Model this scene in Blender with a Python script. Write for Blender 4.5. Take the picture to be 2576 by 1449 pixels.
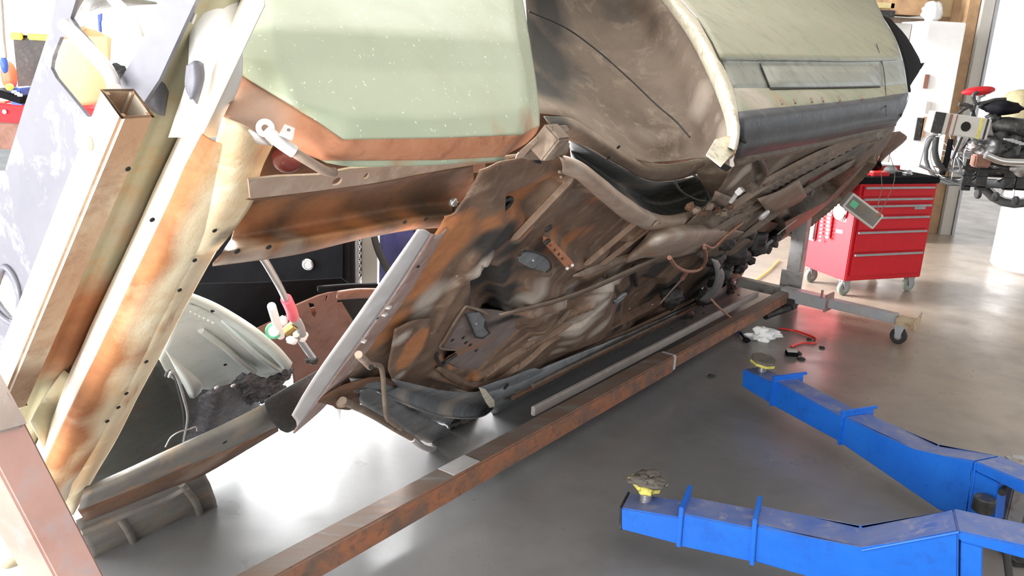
import bpy, bmesh, math, random
from mathutils import Vector, Matrix, noise
from mathutils.geometry import tessellate_polygon
random.seed(7)
S = bpy.context.scene
C = S.collection
for o in list(bpy.data.objects): bpy.data.objects.remove(o)

# ------------------------------------------------------------------ camera
FPX, CX0, CY0, EYE = 2206.0, 1288.0, 724.5, 1.6
_d = Vector((-440, 7823, FPX)).normalized()        # straight down, in camera axes (x right, y down, z ahead)
_up = -_d
_Y = (Vector((0, 0, 1)) - _up * _up.z).normalized()
_X = _Y.cross(_up) * -1
_X = _up.cross(_Y)
if _X.x < 0: _X = -_X
RW = Matrix((_X, _Y, _up))                          # camera axes -> world
cam_d = bpy.data.cameras.new('camera')
cam_d.sensor_width = 36.0
cam_d.lens = FPX / 2576.0 * 36.0
cam_d.clip_start = 0.02
cam = bpy.data.objects.new('camera', cam_d); C.objects.link(cam)
cx_w, cy_w, cz_w = RW @ Vector((1, 0, 0)), RW @ Vector((0, -1, 0)), RW @ Vector((0, 0, -1))
M = Matrix((cx_w, cy_w, cz_w)).transposed().to_4x4()
M.translation = Vector((0, 0, EYE))
cam.matrix_world = M
S.camera = cam

# ------------------------------------------------------------------ light
W = bpy.data.worlds.new('sky'); S.world = W; W.use_nodes = True
bg = W.node_tree.nodes['Background']
bg.inputs[0].default_value = (0.93, 0.97, 1.0, 1); bg.inputs[1].default_value = 1.45
def area(name, loc, target, sx, sy, power, col=(1, 1, 1)):
    l = bpy.data.lights.new(name, 'AREA'); l.shape = 'RECTANGLE'; l.size = sx; l.size_y = sy
    l.energy = power; l.color = col
    o = bpy.data.objects.new(name, l); C.objects.link(o)
    o.location = loc
    o.rotation_euler = (Vector(target) - Vector(loc)).to_track_quat('-Z', 'Y').to_euler()
    return o
area('doorway_daylight_left', (-4.2, 0.4, 1.6), (0.0, 1.6, 0.9), 2.6, 2.8, 230, (1, 0.99, 0.97))
area('rail_fill_behind', (-1.5, -0.7, 1.0), (-0.8, 1.5, 0.9), 1.4, 1.6, 150, (1, 0.98, 0.94))  # unseen fill light added to brighten the front rails
area('doorway_daylight_far_left', (-3.4, 6.6, 1.9), (-0.9, 2.6, 0.0), 4.6, 3.8, 3800, (0.98, 0.99, 1.0))
S.view_settings.view_transform = 'Standard'
S.view_settings.look = 'None'
S.view_settings.gamma = 1.0
S.view_settings.use_curve_mapping = False
S.view_settings.exposure = 0.0

# ------------------------------------------------------------------ frames
def ray(px, py):
    return (RW @ Vector((px - CX0, py - CY0, FPX))).normalized()
EYEV = Vector((0, 0, EYE))
U = ray(2850, 190); U.z = 0; U.normalize()          # the car's long axis
T = ray(-934, 3341); T = (T - U * T.dot(U)).normalized()   # across the car, down and away
N = U.cross(T)                                      # from underside into the car
O = Vector((-1.3826, 0.9220, 1.08))
# recompute the origin of the car frame from the beam below it
_r = ray(1200, 1150); _p = EYEV + _r * ((0.16 - EYE) / _r.z)
O = _p - U * _p.dot(U); O.z = 1.08
FR = Matrix((U, T, N))
CAMF = FR @ (EYEV - O)
def car(x, y, z): return O + U * x + T * y + N * z
def P(s):
    """(px, py, value, plane): the point seen at a pixel on one plane. z,y,x: car planes; h: level height; Y: upright plane ahead."""
    if isinstance(s, Vector): return s
    px, py, v = s[:3]; ax = s[3] if len(s) > 3 else 'z'
    r = ray(px, py)
    if ax == 'h': return EYEV + r * ((v - EYE) / r.z)
    if ax == 'Y': return EYEV + r * (v / r.y)
    i = 'xyz'.index(ax); d = FR @ r
    return EYEV + r * ((v - CAMF[i]) / d[i])
def cc(s):
    """the same point in car coordinates"""
    return FR @ (P(s) - O)

# ------------------------------------------------------------------ materials
MATS = {}
def nd(nt, t, **kw):
    n = nt.nodes.new(t)
    for k, v in kw.items(): setattr(n, k, v)
    return n
def ramp(nt, fac, stops):
    r = nd(nt, 'ShaderNodeValToRGB')
    e = r.color_ramp.elements
    while len(e) < len(stops): e.new(0.5)
    for i, (p, c) in enumerate(stops):
        e[i].position = p; e[i].color = (c[0], c[1], c[2], 1) if len(c) == 3 else c
    nt.links.new(fac, r.inputs[0]); return r.outputs[0]
def mix(nt, fac, a, b, mode='MIX'):
    m = nd(nt, 'ShaderNodeMix', data_type='RGBA', blend_type=mode)
    for i, v in ((0, fac), (6, a), (7, b)):
        if hasattr(v, 'is_output'): nt.links.new(v, m.inputs[i])
        else: m.inputs[i].default_value = v if i == 0 else (v[0], v[1], v[2], 1)
    return m.outputs[2]
def noise_n(nt, scale, detail=6, rough=0.6, dist=0.0, vec=None, stretch=None):
    n = nd(nt, 'ShaderNodeTexNoise'); n.inputs['Scale'].default_value = scale
    n.inputs['Detail'].default_value = detail; n.inputs['Roughness'].default_value = rough
    n.inputs['Distortion'].default_value = dist
    tc = nd(nt, 'ShaderNodeTexCoord')
    src = tc.outputs['Object']
    if stretch:
        mp = nd(nt, 'ShaderNodeMapping')
        # stretch along the car's axis u: rotate z so that u is x
        mp.inputs['Rotation'].default_value = (0, 0, -math.atan2(U.y, U.x)); mp.inputs['Scale'].default_value = stretch
        mp.vector_type = 'POINT'
        nt.links.new(src, mp.inputs[0]); src = mp.outputs[0]
    nt.links.new(src, n.inputs['Vector'])
    return n.outputs[0]
def base(name):
    m = bpy.data.materials.new(name); m.use_nodes = True
    nt = m.node_tree; b = nt.nodes['Principled BSDF']
    MATS[name] = m
    return m, nt, b
def setb(nt, b, h, dist=0.004, strength=0.6):
    bp = nd(nt, 'ShaderNodeBump'); bp.inputs['Strength'].default_value = strength; bp.inputs['Distance'].default_value = dist
    nt.links.new(h, bp.inputs['Height']); nt.links.new(bp.outputs[0], b.inputs['Normal'])
def metal(name, c1, c2, c3, scale=6, rough=(0.45, 0.8), metallic=0.15, bump=0.5, lo=0.35, hi=0.65, fine=60, spec=0.5, stretch=None, speck=None, bdist=0.003):
    """worn metal: two tones in patches and a third in pits, plus the stains stored on the mesh (rust, tar, dust, some painted shade)"""
    m, nt, b = base(name)
    n1 = noise_n(nt, scale, 7, 0.62, 0.6, stretch=stretch)
    n2 = noise_n(nt, scale * 3.7, 6, 0.7, 0.3, stretch=stretch)
    n3 = noise_n(nt, fine, 4, 0.6)
    col = mix(nt, ramp(nt, n1, [(lo, (0, 0, 0)), (hi, (1, 1, 1))]), c1, c2)
    col = mix(nt, ramp(nt, n2, [(0.52, (0, 0, 0)), (0.72, (1, 1, 1))]), col, c3)
    if speck:
        col = mix(nt, ramp(nt, n3, [(speck[1], (0, 0, 0)), (speck[1] + 0.05, (1, 1, 1))]), col, speck[0])
    at = nd(nt, 'ShaderNodeVertexColor', layer_name='stains_and_shading')
    sp = nd(nt, 'ShaderNodeSeparateColor'); nt.links.new(at.outputs[0], sp.inputs[0])
    edge = mix(nt, 0.5, n1, n2)
    for i, (tone, tone2) in enumerate([((0.46, 0.20, 0.075), (0.30, 0.105, 0.045)), ((0.028, 0.025, 0.023), (0.05, 0.045, 0.04)), ((0.52, 0.45, 0.38), (0.33, 0.27, 0.22))]):
        ad = nd(nt, 'ShaderNodeMath', operation='ADD'); nt.links.new(sp.outputs[i], ad.inputs[0])
        sb = nd(nt, 'ShaderNodeMath', operation='MULTIPLY_ADD'); nt.links.new(edge, sb.inputs[0]); sb.inputs[1].default_value = 0.7; sb.inputs[2].default_value = -0.35
        nt.links.new(sb.outputs[0], ad.inputs[1])
        f = ramp(nt, ad.outputs[0], [(0.14, (0, 0, 0)), (0.62, (1, 1, 1))])
        tn = mix(nt, ramp(nt, n2, [(0.3, (0, 0, 0)), (0.75, (1, 1, 1))]), tone, tone2)
        gate = nd(nt, 'ShaderNodeMath', operation='GREATER_THAN'); nt.links.new(sp.outputs[i], gate.inputs[0]); gate.inputs[1].default_value = 0.02
        ff = nd(nt, 'ShaderNodeMath', operation='MULTIPLY'); nt.links.new(f, ff.inputs[0]); nt.links.new(gate.outputs[0], ff.inputs[1])
        col = mix(nt, ff.outputs[0], col, tn)
    nt.links.new(col, b.inputs['Base Color'])
    r = nd(nt, 'ShaderNodeMapRange'); nt.links.new(n2, r.inputs[0]); r.inputs[1].default_value = 0.3; r.inputs[2].default_value = 0.7
    r.inputs[3].default_value = rough[0]; r.inputs[4].default_value = rough[1]; nt.links.new(r.outputs[0], b.inputs['Roughness'])
    b.inputs['Metallic'].default_value = metallic; b.inputs['Specular IOR Level'].default_value = spec
    hh = mix(nt, 0.35, n2, n3)
    setb(nt, b, hh, bdist, bump)
    return m
def plain(name, c, rough=0.5, metallic=0.0, var=0.12, scale=14, bump=0.0, emit=None, spec=0.5):
    m, nt, b = base(name)
    n = noise_n(nt, scale, 5, 0.6)
    d = tuple(max(0, v * (1 - var)) for v in c); e = tuple(min(1, v * (1 + var)) for v in c)
    nt.links.new(ramp(nt, n, [(0.3, d), (0.7, e)]), b.inputs['Base Color'])
    b.inputs['Roughness'].default_value = rough; b.inputs['Metallic'].default_value = metallic; b.inputs['Specular IOR Level'].default_value = spec
    if bump: setb(nt, b, n, 0.003, bump)
    return m
sage = metal('sage_paint', (0.41, 0.455, 0.33), (0.36, 0.41, 0.295), (0.38, 0.405, 0.285), 2.2, (0.30, 0.5), 0.0, 0.10, 0.3, 0.7, 95, speck=((0.72, 0.76, 0.62), 0.655))
sage_shaded = metal('sage_shaded_band', (0.24, 0.25, 0.21), (0.30, 0.31, 0.27), (0.20, 0.20, 0.17), 3.0, (0.3, 0.5), 0.1, 0.15)  # darker grey puts the down-tilted band's shade into the colour
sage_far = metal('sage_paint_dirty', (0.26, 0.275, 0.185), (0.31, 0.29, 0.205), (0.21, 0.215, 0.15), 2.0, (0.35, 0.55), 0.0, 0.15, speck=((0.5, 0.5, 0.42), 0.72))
band_rust = metal('primer_rust', (0.40, 0.15, 0.075), (0.50, 0.24, 0.13), (0.30, 0.11, 0.06), 5, (0.55, 0.8), 0.0, 0.3)
rail_rust = metal('rail_rust', (0.74, 0.62, 0.42), (0.58, 0.36, 0.18), (0.80, 0.74, 0.55), 3.2, (0.55, 0.85), 0.0, 0.6, 0.42, 0.62, 90, speck=((0.22, 0.10, 0.05), 0.69))
fender_white = metal('blown_out_white', (0.62, 0.61, 0.60), (0.72, 0.71, 0.68), (0.55, 0.54, 0.52), 3, (0.4, 0.6), 0.1, 0.12)  # blown-out light on the fender's front edge put into the colour
tube_pale = metal('tube_pale_side', (0.78, 0.74, 0.66), (0.70, 0.62, 0.50), (0.82, 0.80, 0.74), 5, (0.4, 0.6), 0.1, 0.15)  # paler colour for the tube's front-facing side
flange_pale = metal('flange_pale', (0.72, 0.68, 0.62), (0.62, 0.55, 0.44), (0.76, 0.74, 0.72), 5, (0.4, 0.6), 0.1, 0.15)
olive = metal('olive_metal', (0.34, 0.31, 0.21), (0.42, 0.40, 0.27), (0.45, 0.27, 0.12), 3.0, (0.45, 0.7), 0.1, 0.25)
tube_rust = metal('tube_rust', (0.40, 0.24, 0.14), (0.55, 0.47, 0.33), (0.30, 0.17, 0.10), 4.5, (0.5, 0.8), 0.1, 0.35, stretch=None)
primer = metal('grey_primer', (0.105, 0.106, 0.132), (0.15, 0.148, 0.172), (0.36, 0.355, 0.375), 2.2, (0.35, 0.55), 0.1, 0.12, 0.35, 0.7)
well_m = metal('well_metal', (0.26, 0.205, 0.185), (0.20, 0.15, 0.135), (0.32, 0.265, 0.24), 7, (0.4, 0.6), 0.15, 0.3)
brown = metal('brown_underbody', (0.095, 0.046, 0.025), (0.17, 0.082, 0.04), (0.07, 0.042, 0.03), 4.5, (0.5, 0.8), 0.1, 0.5)
dusty = metal('dusty_metal', (0.24, 0.175, 0.13), (0.165, 0.118, 0.085), (0.33, 0.26, 0.20), 4.0, (0.55, 0.85), 0.05, 0.4)
pan_m = metal('floor_pan_metal', (0.19, 0.118, 0.076), (0.118, 0.070, 0.046), (0.26, 0.185, 0.13), 5.0, (0.5, 0.8), 0.08, 0.6, 0.35, 0.65, 80, bdist=0.004)
under_rear = metal('rear_underside', (0.15, 0.11, 0.078), (0.075, 0.055, 0.042), (0.26, 0.205, 0.155), 4.0, (0.45, 0.75), 0.1, 0.5, 0.35, 0.65, 60, stretch=(0.35, 1.8, 1.8))
arch_m = metal('wheelhouse_metal', (0.21, 0.16, 0.122), (0.125, 0.094, 0.072), (0.31, 0.25, 0.20), 3.0, (0.6, 0.85), 0.0, 0.6, 0.35, 0.65, 70)
lip_m = metal('arch_lip_paint', (0.66, 0.63, 0.50), (0.50, 0.42, 0.32), (0.36, 0.24, 0.15), 14, (0.5, 0.7), 0.0, 0.4, 0.42, 0.75)
black_band = metal('blackened_metal', (0.03, 0.032, 0.038), (0.055, 0.058, 0.066), (0.12, 0.13, 0.145), 4, (0.42, 0.6), 0.25, 0.2, stretch=(0.5, 2, 2))
grease = metal('black_grease', (0.018, 0.017, 0.016), (0.03, 0.028, 0.026), (0.06, 0.056, 0.05), 12, (0.35, 0.6), 0.1, 1.0, 0.4, 0.6, 90, bdist=0.008)
slate = metal('slate_metal', (0.16, 0.17, 0.175), (0.23, 0.24, 0.245), (0.12, 0.11, 0.10), 5, (0.4, 0.65), 0.2, 0.4)
gdirty = metal('grey_dirty', (0.20, 0.185, 0.16), (0.115, 0.105, 0.095), (0.24, 0.17, 0.11), 4, (0.5, 0.75), 0.1, 0.5)
apron = metal('pale_green_apron', (0.56, 0.62, 0.58), (0.62, 0.66, 0.65), (0.48, 0.56, 0.50), 3, (0.3, 0.5), 0.05, 0.15, speck=((0.1, 0.1, 0.1), 0.76))
redprimer = metal('red_oxide', (0.26, 0.13, 0.10), (0.22, 0.10, 0.07), (0.16, 0.08, 0.05), 4, (0.5, 0.75), 0.0, 0.2)
strap_m = metal('bare_steel', (0.62, 0.60, 0.59), (0.56, 0.53, 0.52), (0.66, 0.65, 0.65), 5, (0.35, 0.55), 0.3, 0.1)
strap_r = metal('strap_rust', (0.46, 0.33, 0.29), (0.35, 0.21, 0.17), (0.60, 0.55, 0.53), 8, (0.45, 0.7), 0.15, 0.3)
pinkrust = metal('pale_brown_rail', (0.34, 0.25, 0.195), (0.25, 0.175, 0.13), (0.42, 0.33, 0.27), 4, (0.5, 0.75), 0.05, 0.3)
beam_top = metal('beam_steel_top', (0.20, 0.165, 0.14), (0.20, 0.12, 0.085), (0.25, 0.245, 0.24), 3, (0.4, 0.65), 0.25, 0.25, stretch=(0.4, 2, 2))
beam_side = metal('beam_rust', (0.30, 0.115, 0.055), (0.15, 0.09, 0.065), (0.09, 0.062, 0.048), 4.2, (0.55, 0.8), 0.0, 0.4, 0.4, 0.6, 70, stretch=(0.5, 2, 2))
arm_rust = metal('rotisserie_rust', (0.27, 0.15, 0.125), (0.34, 0.21, 0.18), (0.25, 0.20, 0.20), 4, (0.55, 0.8), 0.05, 0.2)
collar_m = metal('collar_steel', (0.55, 0.50, 0.48), (0.48, 0.42, 0.39), (0.62, 0.60, 0.59), 8, (0.35, 0.6), 0.3, 0.2)
post_m = metal('post_steel', (0.25, 0.24, 0.235), (0.33, 0.32, 0.31), (0.20, 0.13, 0.11), 6, (0.4, 0.6), 0.3, 0.2)
leg_paint = metal('leg_galvanised', (0.36, 0.39, 0.46), (0.45, 0.44, 0.42), (0.36, 0.29, 0.22), 5, (0.4, 0.65), 0.2, 0.3)
blue_m = metal('blue_paint', (0.008, 0.115, 0.54), (0.012, 0.14, 0.60), (0.007, 0.095, 0.46), 4, (0.25, 0.42), 0.0, 0.08, speck=((0.25, 0.32, 0.5), 0.74))
blue_top = metal('blue_paint_dusty', (0.03, 0.09, 0.34), (0.16, 0.18, 0.30), (0.24, 0.24, 0.30), 5, (0.4, 0.65), 0.0, 0.15, 0.3, 0.7)
yellow = metal('yellow_paint', (0.66, 0.60, 0.13), (0.55, 0.48, 0.10), (0.30, 0.27, 0.10), 16, (0.4, 0.6), 0, 0.3)
rubber_pad = metal('worn_rubber', (0.09, 0.08, 0.07), (0.14, 0.12, 0.10), (0.05, 0.045, 0.04), 20, (0.6, 0.85), 0, 0.6)
red_m = plain('red_enamel', (0.50, 0.010, 0.018), 0.5, 0, 0.06, spec=0.3)
red_side = red_m
black_p = plain('black_plastic', (0.010, 0.010, 0.012), 0.85, 0, 0.2, spec=0.06)
black_r = plain('black_rubber', (0.03, 0.03, 0.03), 0.75, 0, 0.2)
chrome = plain('chrome', (0.72, 0.72, 0.72), 0.16, 1.0, 0.03)
sock_m = plain('socket_chrome', (0.9, 0.9, 0.9), 0.35, 0.5, 0.02)
steel = plain('steel', (0.45, 0.45, 0.46), 0.35, 0.8, 0.08)
greyp = plain('grey_plastic', (0.30, 0.31, 0.32), 0.5)
white_p = plain('white_enamel', (0.80, 0.80, 0.80), 0.4, 0, 0.03)
wheel_g = plain('grey_green_caster', (0.24, 0.26, 0.22), 0.5)
kraft = plain('kraft_paper', (0.60, 0.43, 0.24), 0.8, 0, 0.12, 8, 0.4)
wood_m = plain('wood', (0.42, 0.26, 0.14), 0.6, 0, 0.25, 9)
wood_pale = plain('pale_wood', (0.58, 0.48, 0.24), 0.6, 0, 0.15, 9)
cover_grey = plain('cover_grey', (0.25, 0.24, 0.225), 0.5)
side_grey = plain('cabinet_side_grey', (0.30, 0.29, 0.27), 0.6, 0, 0.04)
yellow_p = plain('yellow_plastic', (0.85, 0.75, 0.05), 0.4)
orange_p = plain('orange_plastic', (0.80, 0.16, 0.07), 0.4)
pink_p = plain('pink_sleeve', (0.62, 0.11, 0.16), 0.45)
green_p = plain('green_plastic', (0.10, 0.40, 0.22), 0.4)
brass = plain('brass', (0.55, 0.40, 0.16), 0.3, 0.9)
cloth_w = plain('white_cloth', (0.85, 0.85, 0.85), 0.85, 0, 0.05, 20, 0.3)
cloth_tan = plain('khaki_cover', (0.36, 0.31, 0.18), 0.85, 0, 0.2, 10, 0.4)
bluep = plain('blue_plastic', (0.04, 0.10, 0.42), 0.4)
navy = plain('navy_plastic', (0.035, 0.035, 0.13), 0.45, 0, 0.4, 12)
red_lens = plain('red_lens', (0.75, 0.03, 0.02), 0.25)
dark_lens = plain('dark_red_lens', (0.14, 0.03, 0.03), 0.3)
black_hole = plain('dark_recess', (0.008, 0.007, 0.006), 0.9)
cab_grey = plain('cabinet_grey', (0.50, 0.48, 0.44), 0.55, 0, 0.04)
cordy = plain('yellow_cord', (0.70, 0.58, 0.08), 0.5)
copper = metal('copper_line', (0.34, 0.16, 0.10), (0.24, 0.12, 0.08), (0.42, 0.24, 0.17), 18, (0.4, 0.6), 0.3, 0.3)
darkmech = metal('dark_machine', (0.025, 0.025, 0.027), (0.05, 0.048, 0.045), (0.12, 0.115, 0.11), 10, (0.3, 0.6), 0.4, 0.4)
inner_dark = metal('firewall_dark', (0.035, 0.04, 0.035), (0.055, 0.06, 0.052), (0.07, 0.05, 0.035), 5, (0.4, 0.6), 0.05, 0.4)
tarlump = metal('tar_sealer', (0.055, 0.055, 0.065), (0.10, 0.10, 0.12), (0.22, 0.23, 0.25), 14, (0.2, 0.4), 0.1, 1.0, bdist=0.01)

# ------------------------------------------------------------------ builders
def tag(o, label=None, cat=None, group=None, kind=None):
    if label: o['label'] = label
    if cat: o['category'] = cat
    if group: o['group'] = group
    if kind: o['kind'] = kind
    return o
def thing(name, label, cat, loc, group=None):
    o = bpy.data.objects.new(name, None); C.objects.link(o); o.location = loc; o.empty_display_size = 0.1
    return tag(o, label, cat, group)
def obj(name, me, mat, parent=None, smooth=False):
    if mat is not None:
        for m in (mat if isinstance(mat, (list, tuple)) else [mat]): me.materials.append(m)
    if smooth:
        for p in me.polygons: p.use_smooth = True
    o = bpy.data.objects.new(name, me); C.objects.link(o)
    if parent is not None:
        o.parent = parent
        if parent.type == 'EMPTY': o.matrix_parent_inverse = Matrix.Translation(parent.location).inverted()
    return o
def bm_obj(name, bm, mat, parent=None, smooth=False, auto=None):
    bmesh.ops.recalc_face_normals(bm, faces=bm.faces)
    me = bpy.data.meshes.new(name); bm.to_mesh(me); bm.free()
    o = obj(name, me, mat, parent, smooth)
    if auto is not None:
        for p in me.polygons: p.use_smooth = True
        me.set_sharp_from_angle(angle=math.radians(auto))
    return o
def cr(p0, p1, p2, p3, t):
    return 0.5 * ((2 * p1) + (p2 - p0) * t + (2 * p0 - 5 * p1 + 4 * p2 - p3) * t * t + (3 * p1 - p0 - 3 * p2 + p3) * t * t * t)
def smooth_line(pts, sub, closed=False):
    n = len(pts); out = []
    if n < 2: return pts
    rng = n if closed else n - 1
    for i in range(rng):
        if closed: a, b, c, d = pts[(i - 1) % n], pts[i], pts[(i + 1) % n], pts[(i + 2) % n]
        else:
            b, c = pts[i], pts[i + 1]
            a = pts[i - 1] if i > 0 else b + (b - c); d = pts[i + 2] if i + 2 < n else c + (c - b)
        for k in range(sub): out.append(cr(a, b, c, d, k / sub))
    if not closed: out.append(pts[-1])
    return out
def lin_line(pts, sub):
    out = []
    for i in range(len(pts) - 1):
        for k in range(sub): out.append(pts[i].lerp(pts[i + 1], k / sub))
    out.append(pts[-1]); return out
def stain_shading_layer(me, stains_and_shading):
    """rust, undercoat and dust marks, with some painted shade and highlight: (point, radius, channel, amount)"""
    if not stains_and_shading: return
    st = [(P(s[0]), s[1], s[2], s[3]) for s in stains_and_shading]
    ca = me.color_attributes.new('stains_and_shading', 'FLOAT_COLOR', 'POINT')
    for i, v in enumerate(me.vertices):
        c = [0, 0, 0]
        wob = 1 + 0.30 * noise.noise(v.co * 9)
        for (q, r, ch, am) in st:
            d = (v.co - q).length / (r * wob)
            if d < 1.4:
                f = am * max(0, min(1, (1.3 - d) / 0.9)); c[ch] = max(c[ch], f)
        ca.data[i].color = (c[0], c[1], c[2], 1)
def surf(name, mat, parent, rows, sub=6, csub=6, thick=0.002, lin=False, rlin=False, wob=0.0, wscale=6, stains_and_shading=None, smooth=True, offset=-1, tear=0):
    """sheet metal through rows of points"""
    R = [[P(s) for s in r] for r in rows]
    G1 = [lin_line(r, csub) if lin else smooth_line(r, csub) for r in R]
    cols = len(G1[0])
    cl = [[g[j] for g in G1] for j in range(cols)]
    cl = [lin_line(c, sub) if (rlin or len(c) == 2) else smooth_line(c, sub) for c in cl]
    rn = len(cl[0])
    vs = []; fs = []
    for i in range(rn):
        for j in range(cols):
            p = cl[j][i].copy()
            if wob: p = p + Vector((noise.noise(p * wscale), noise.noise(p * wscale + Vector((7, 3, 1))), noise.noise(p * wscale + Vector((1, 9, 4))))) * wob
            vs.append(p)
    for i in range(rn - 1):
        for j in range(cols - 1):
            a = i * cols + j; fs.append((a, a + 1, a + cols + 1, a + cols))
    me = bpy.data.meshes.new(name); me.from_pydata(vs, [], fs); me.update()
    stain_shading_layer(me, stains_and_shading)
    o = obj(name, me, mat, parent, smooth)
    if thick:
        m = o.modifiers.new('sheet', 'SOLIDIFY'); m.thickness = thick; m.offset = 0
    return o
def plate(name, mat, parent, pts, thick=0.003, holes=(), away=None, rnd=0, stains_and_shading=None, smooth=False):
    """flat plate with real holes: outline points, thickness grows away from the viewer side"""
    L = [P(s) for s in pts]
    if rnd: L = smooth_line(L, rnd, True)
    H = [[P(s) for s in h] for h in holes]
    nrm = Vector((0, 0, 0))
    for i in range(len(L)): nrm += L[i].cross(L[(i + 1) % len(L)])
    nrm.normalize()
    if nrm.dot(L[0] - EYEV) < 0: nrm = -nrm
    if away is not None: nrm = away.normalized()
    tv = nrm * thick
    tris = tessellate_polygon([L] + H)
    allv = L + [p for h in H for p in h]
    k = len(allv)
    vs = allv + [p + tv for p in allv]
    fs = [t for t in tris] + [(a + k, c + k, b + k) for a, b, c in tris]
    s = 0
    for loop in [L] + H:
        m = len(loop)
        for i in range(m): fs.append((s + i, s + (i + 1) % m, s + (i + 1) % m + k, s + i + k))
        s += m
    bm = bmesh.new()
    bv = [bm.verts.new(p) for p in vs]
    for f in fs:
        try: bm.faces.new([bv[i] for i in f])
        except ValueError: pass
    bmesh.ops.recalc_face_normals(bm, faces=bm.faces)
    me = bpy.data.meshes.new(name); bm.to_mesh(me); bm.free()
    stain_shading_layer(me, stains_and_shading)
    return obj(name, me, mat, parent, smooth)
def frames(pts):
    out = []; up = Vector((0, 0, 1))
    for i, p in enumerate(pts):
        a = pts[max(0, i - 1)]; b = pts[min(len(pts) - 1, i + 1)]
        t = (b - a).normalized()
        x = up - t * up.dot(t)
        if x.length < 1e-3: x = Vector((1, 0, 0)) - t * t.x
        x.normalize(); up = x
        out.append((p, t, x, t.cross(x)))
    return out
def sweep_bm(bm, pts, prof, cap=True, closed=False):
    fr = frames(pts); rings = []
    for i, (p, t, x, y) in enumerate(fr):
        pr = prof(i / max(1, len(fr) - 1)) if callable(prof) else prof
        rings.append([bm.verts.new(p + x * a + y * b) for a, b in pr])
    n = len(rings[0])
    for i in range(len(rings) - 1 + (1 if closed else 0)):
        r0, r1 = rings[i], rings[(i + 1) % len(rings)]
        for k in range(n): bm.faces.new((r0[k], r0[(k + 1) % n], r1[(k + 1) % n], r1[k]))
    if cap and not closed:
        bm.faces.new(rings[0][::-1]); bm.faces.new(rings[-1])
def circ(r, n=10): return [(r * math.cos(a * 2 * math.pi / n), r * math.sin(a * 2 * math.pi / n)) for a in range(n)]
def tube(name, mat, parent, pts, r, sub=6, n=10, closed=False, taper=None, lin=False):
    L = [P(s) for s in pts]
    if len(L) > 2 and not lin: L = smooth_line(L, sub, closed)
    bm = bmesh.new()
    if taper: sweep_bm(bm, L, lambda t: circ(r * (1 + (taper - 1) * t), n))
    else: sweep_bm(bm, L, circ(r, n), closed=closed)
    return bm_obj(name, bm, mat, parent, auto=50)
def box_bm(bm, c, ax, ay, az):
    """box from centre and three half vectors"""
    vs = [bm.verts.new(c + ax * i + ay * j + az * k) for i in (-1, 1) for j in (-1, 1) for k in (-1, 1)]
    for f in ((0, 1, 3, 2), (4, 6, 7, 5), (0, 4, 5, 1), (2, 3, 7, 6), (0, 2, 6, 4), (1, 5, 7, 3)): bm.faces.new([vs[i] for i in f])
    return vs
def box(name, mat, parent, c, hx, hy, hz, ax=Vector((1, 0, 0)), ay=Vector((0, 1, 0)), az=Vector((0, 0, 1)), bev=0.004):
    bm = bmesh.new(); box_bm(bm, Vector(c), ax * hx, ay * hy, az * hz)
    if bev: bmesh.ops.bevel(bm, geom=bm.edges[:], offset=bev, segments=2, affect='EDGES')
    return bm_obj(name, bm, mat, parent, auto=40)
def hollow(name, mat, parent, p0, p1, ax, ay, wall=0.004, bev=0.004, inner=None):
    """open-ended square tube; ax, ay half vectors"""
    bm = bmesh.new()
    def ring(p, s): return [bm.verts.new(p + ax * i * s + ay * j * s) for i, j in ((-1, -1), (1, -1), (1, 1), (-1, 1))]
    k = 1 - wall / min(ax.length, ay.length)
    a, b = ring(p0, 1), ring(p1, 1); c, d = ring(p0, k), ring(p1, k)
    for i in range(4):
        j = (i + 1) % 4
        bm.faces.new((a[i], a[j], b[j], b[i])); bm.faces.new((c[j], c[i], d[i], d[j]))
        bm.faces.new((a[j], a[i], c[i], c[j])); bm.faces.new((b[i], b[j], d[j], d[i]))
    bmesh.ops.bevel(bm, geom=[e for e in bm.edges if e.calc_length() > ax.length * 3], offset=bev, segments=2, affect='EDGES')
    return bm_obj(name, bm, mat, parent, auto=40)
def disc(name, mat, parent, c, axis, r, h, seg=24, bev=0.0, inner=None):
    """cylinder or ring about an axis, grown to both sides"""
    axis = axis.normalized(); x = axis.orthogonal().normalized(); y = axis.cross(x)
    bm = bmesh.new(); c = Vector(c)
    prof = [(0 if inner is None else inner, -h / 2), (r - bev, -h / 2), (r, -h / 2 + bev), (r, h / 2 - bev), (r - bev, h / 2), (0 if inner is None else inner, h / 2)]
    if inner is None: prof = prof[1:-1] if bev else [(r, -h / 2), (r, h / 2)]
    rings = []
    for a in range(seg):
        th = 2 * math.pi * a / seg
        rings.append([bm.verts.new(c + (x * math.cos(th) + y * math.sin(th)) * pr + axis * z) for pr, z in prof])
    n = len(prof)
    for a in range(seg):
        r0, r1 = rings[a], rings[(a + 1) % seg]
        for k in range(n - 1 if inner is None else n):
            bm.faces.new((r0[k], r0[(k + 1) % n], r1[(k + 1) % n], r1[k]))
    if inner is None:
        bm.faces.new([r[0] for r in rings][::-1]); bm.faces.new([r[-1] for r in rings])
    return bm_obj(name, bm, mat, parent, auto=40)
def blob(name, mat, parent, c, rx, ry, rz, ax=Vector((1, 0, 0)), ay=Vector((0, 1, 0)), az=Vector((0, 0, 1)), rough=0.2, sc=8, sub=3, smooth=True):
    bm = bmesh.new(); bmesh.ops.create_icosphere(bm, subdivisions=sub, radius=1)
    c = Vector(c)
    for v in bm.verts:
        d = v.co.copy(); k = 1 + rough * noise.noise(d * 1.7 + c * sc) + rough * 0.6 * noise.noise(d * 4 + c * sc)
        v.co = c + (ax * d.x * rx + ay * d.y * ry + az * d.z * rz) * k
    return bm_obj(name, bm, mat, parent, smooth)
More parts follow.
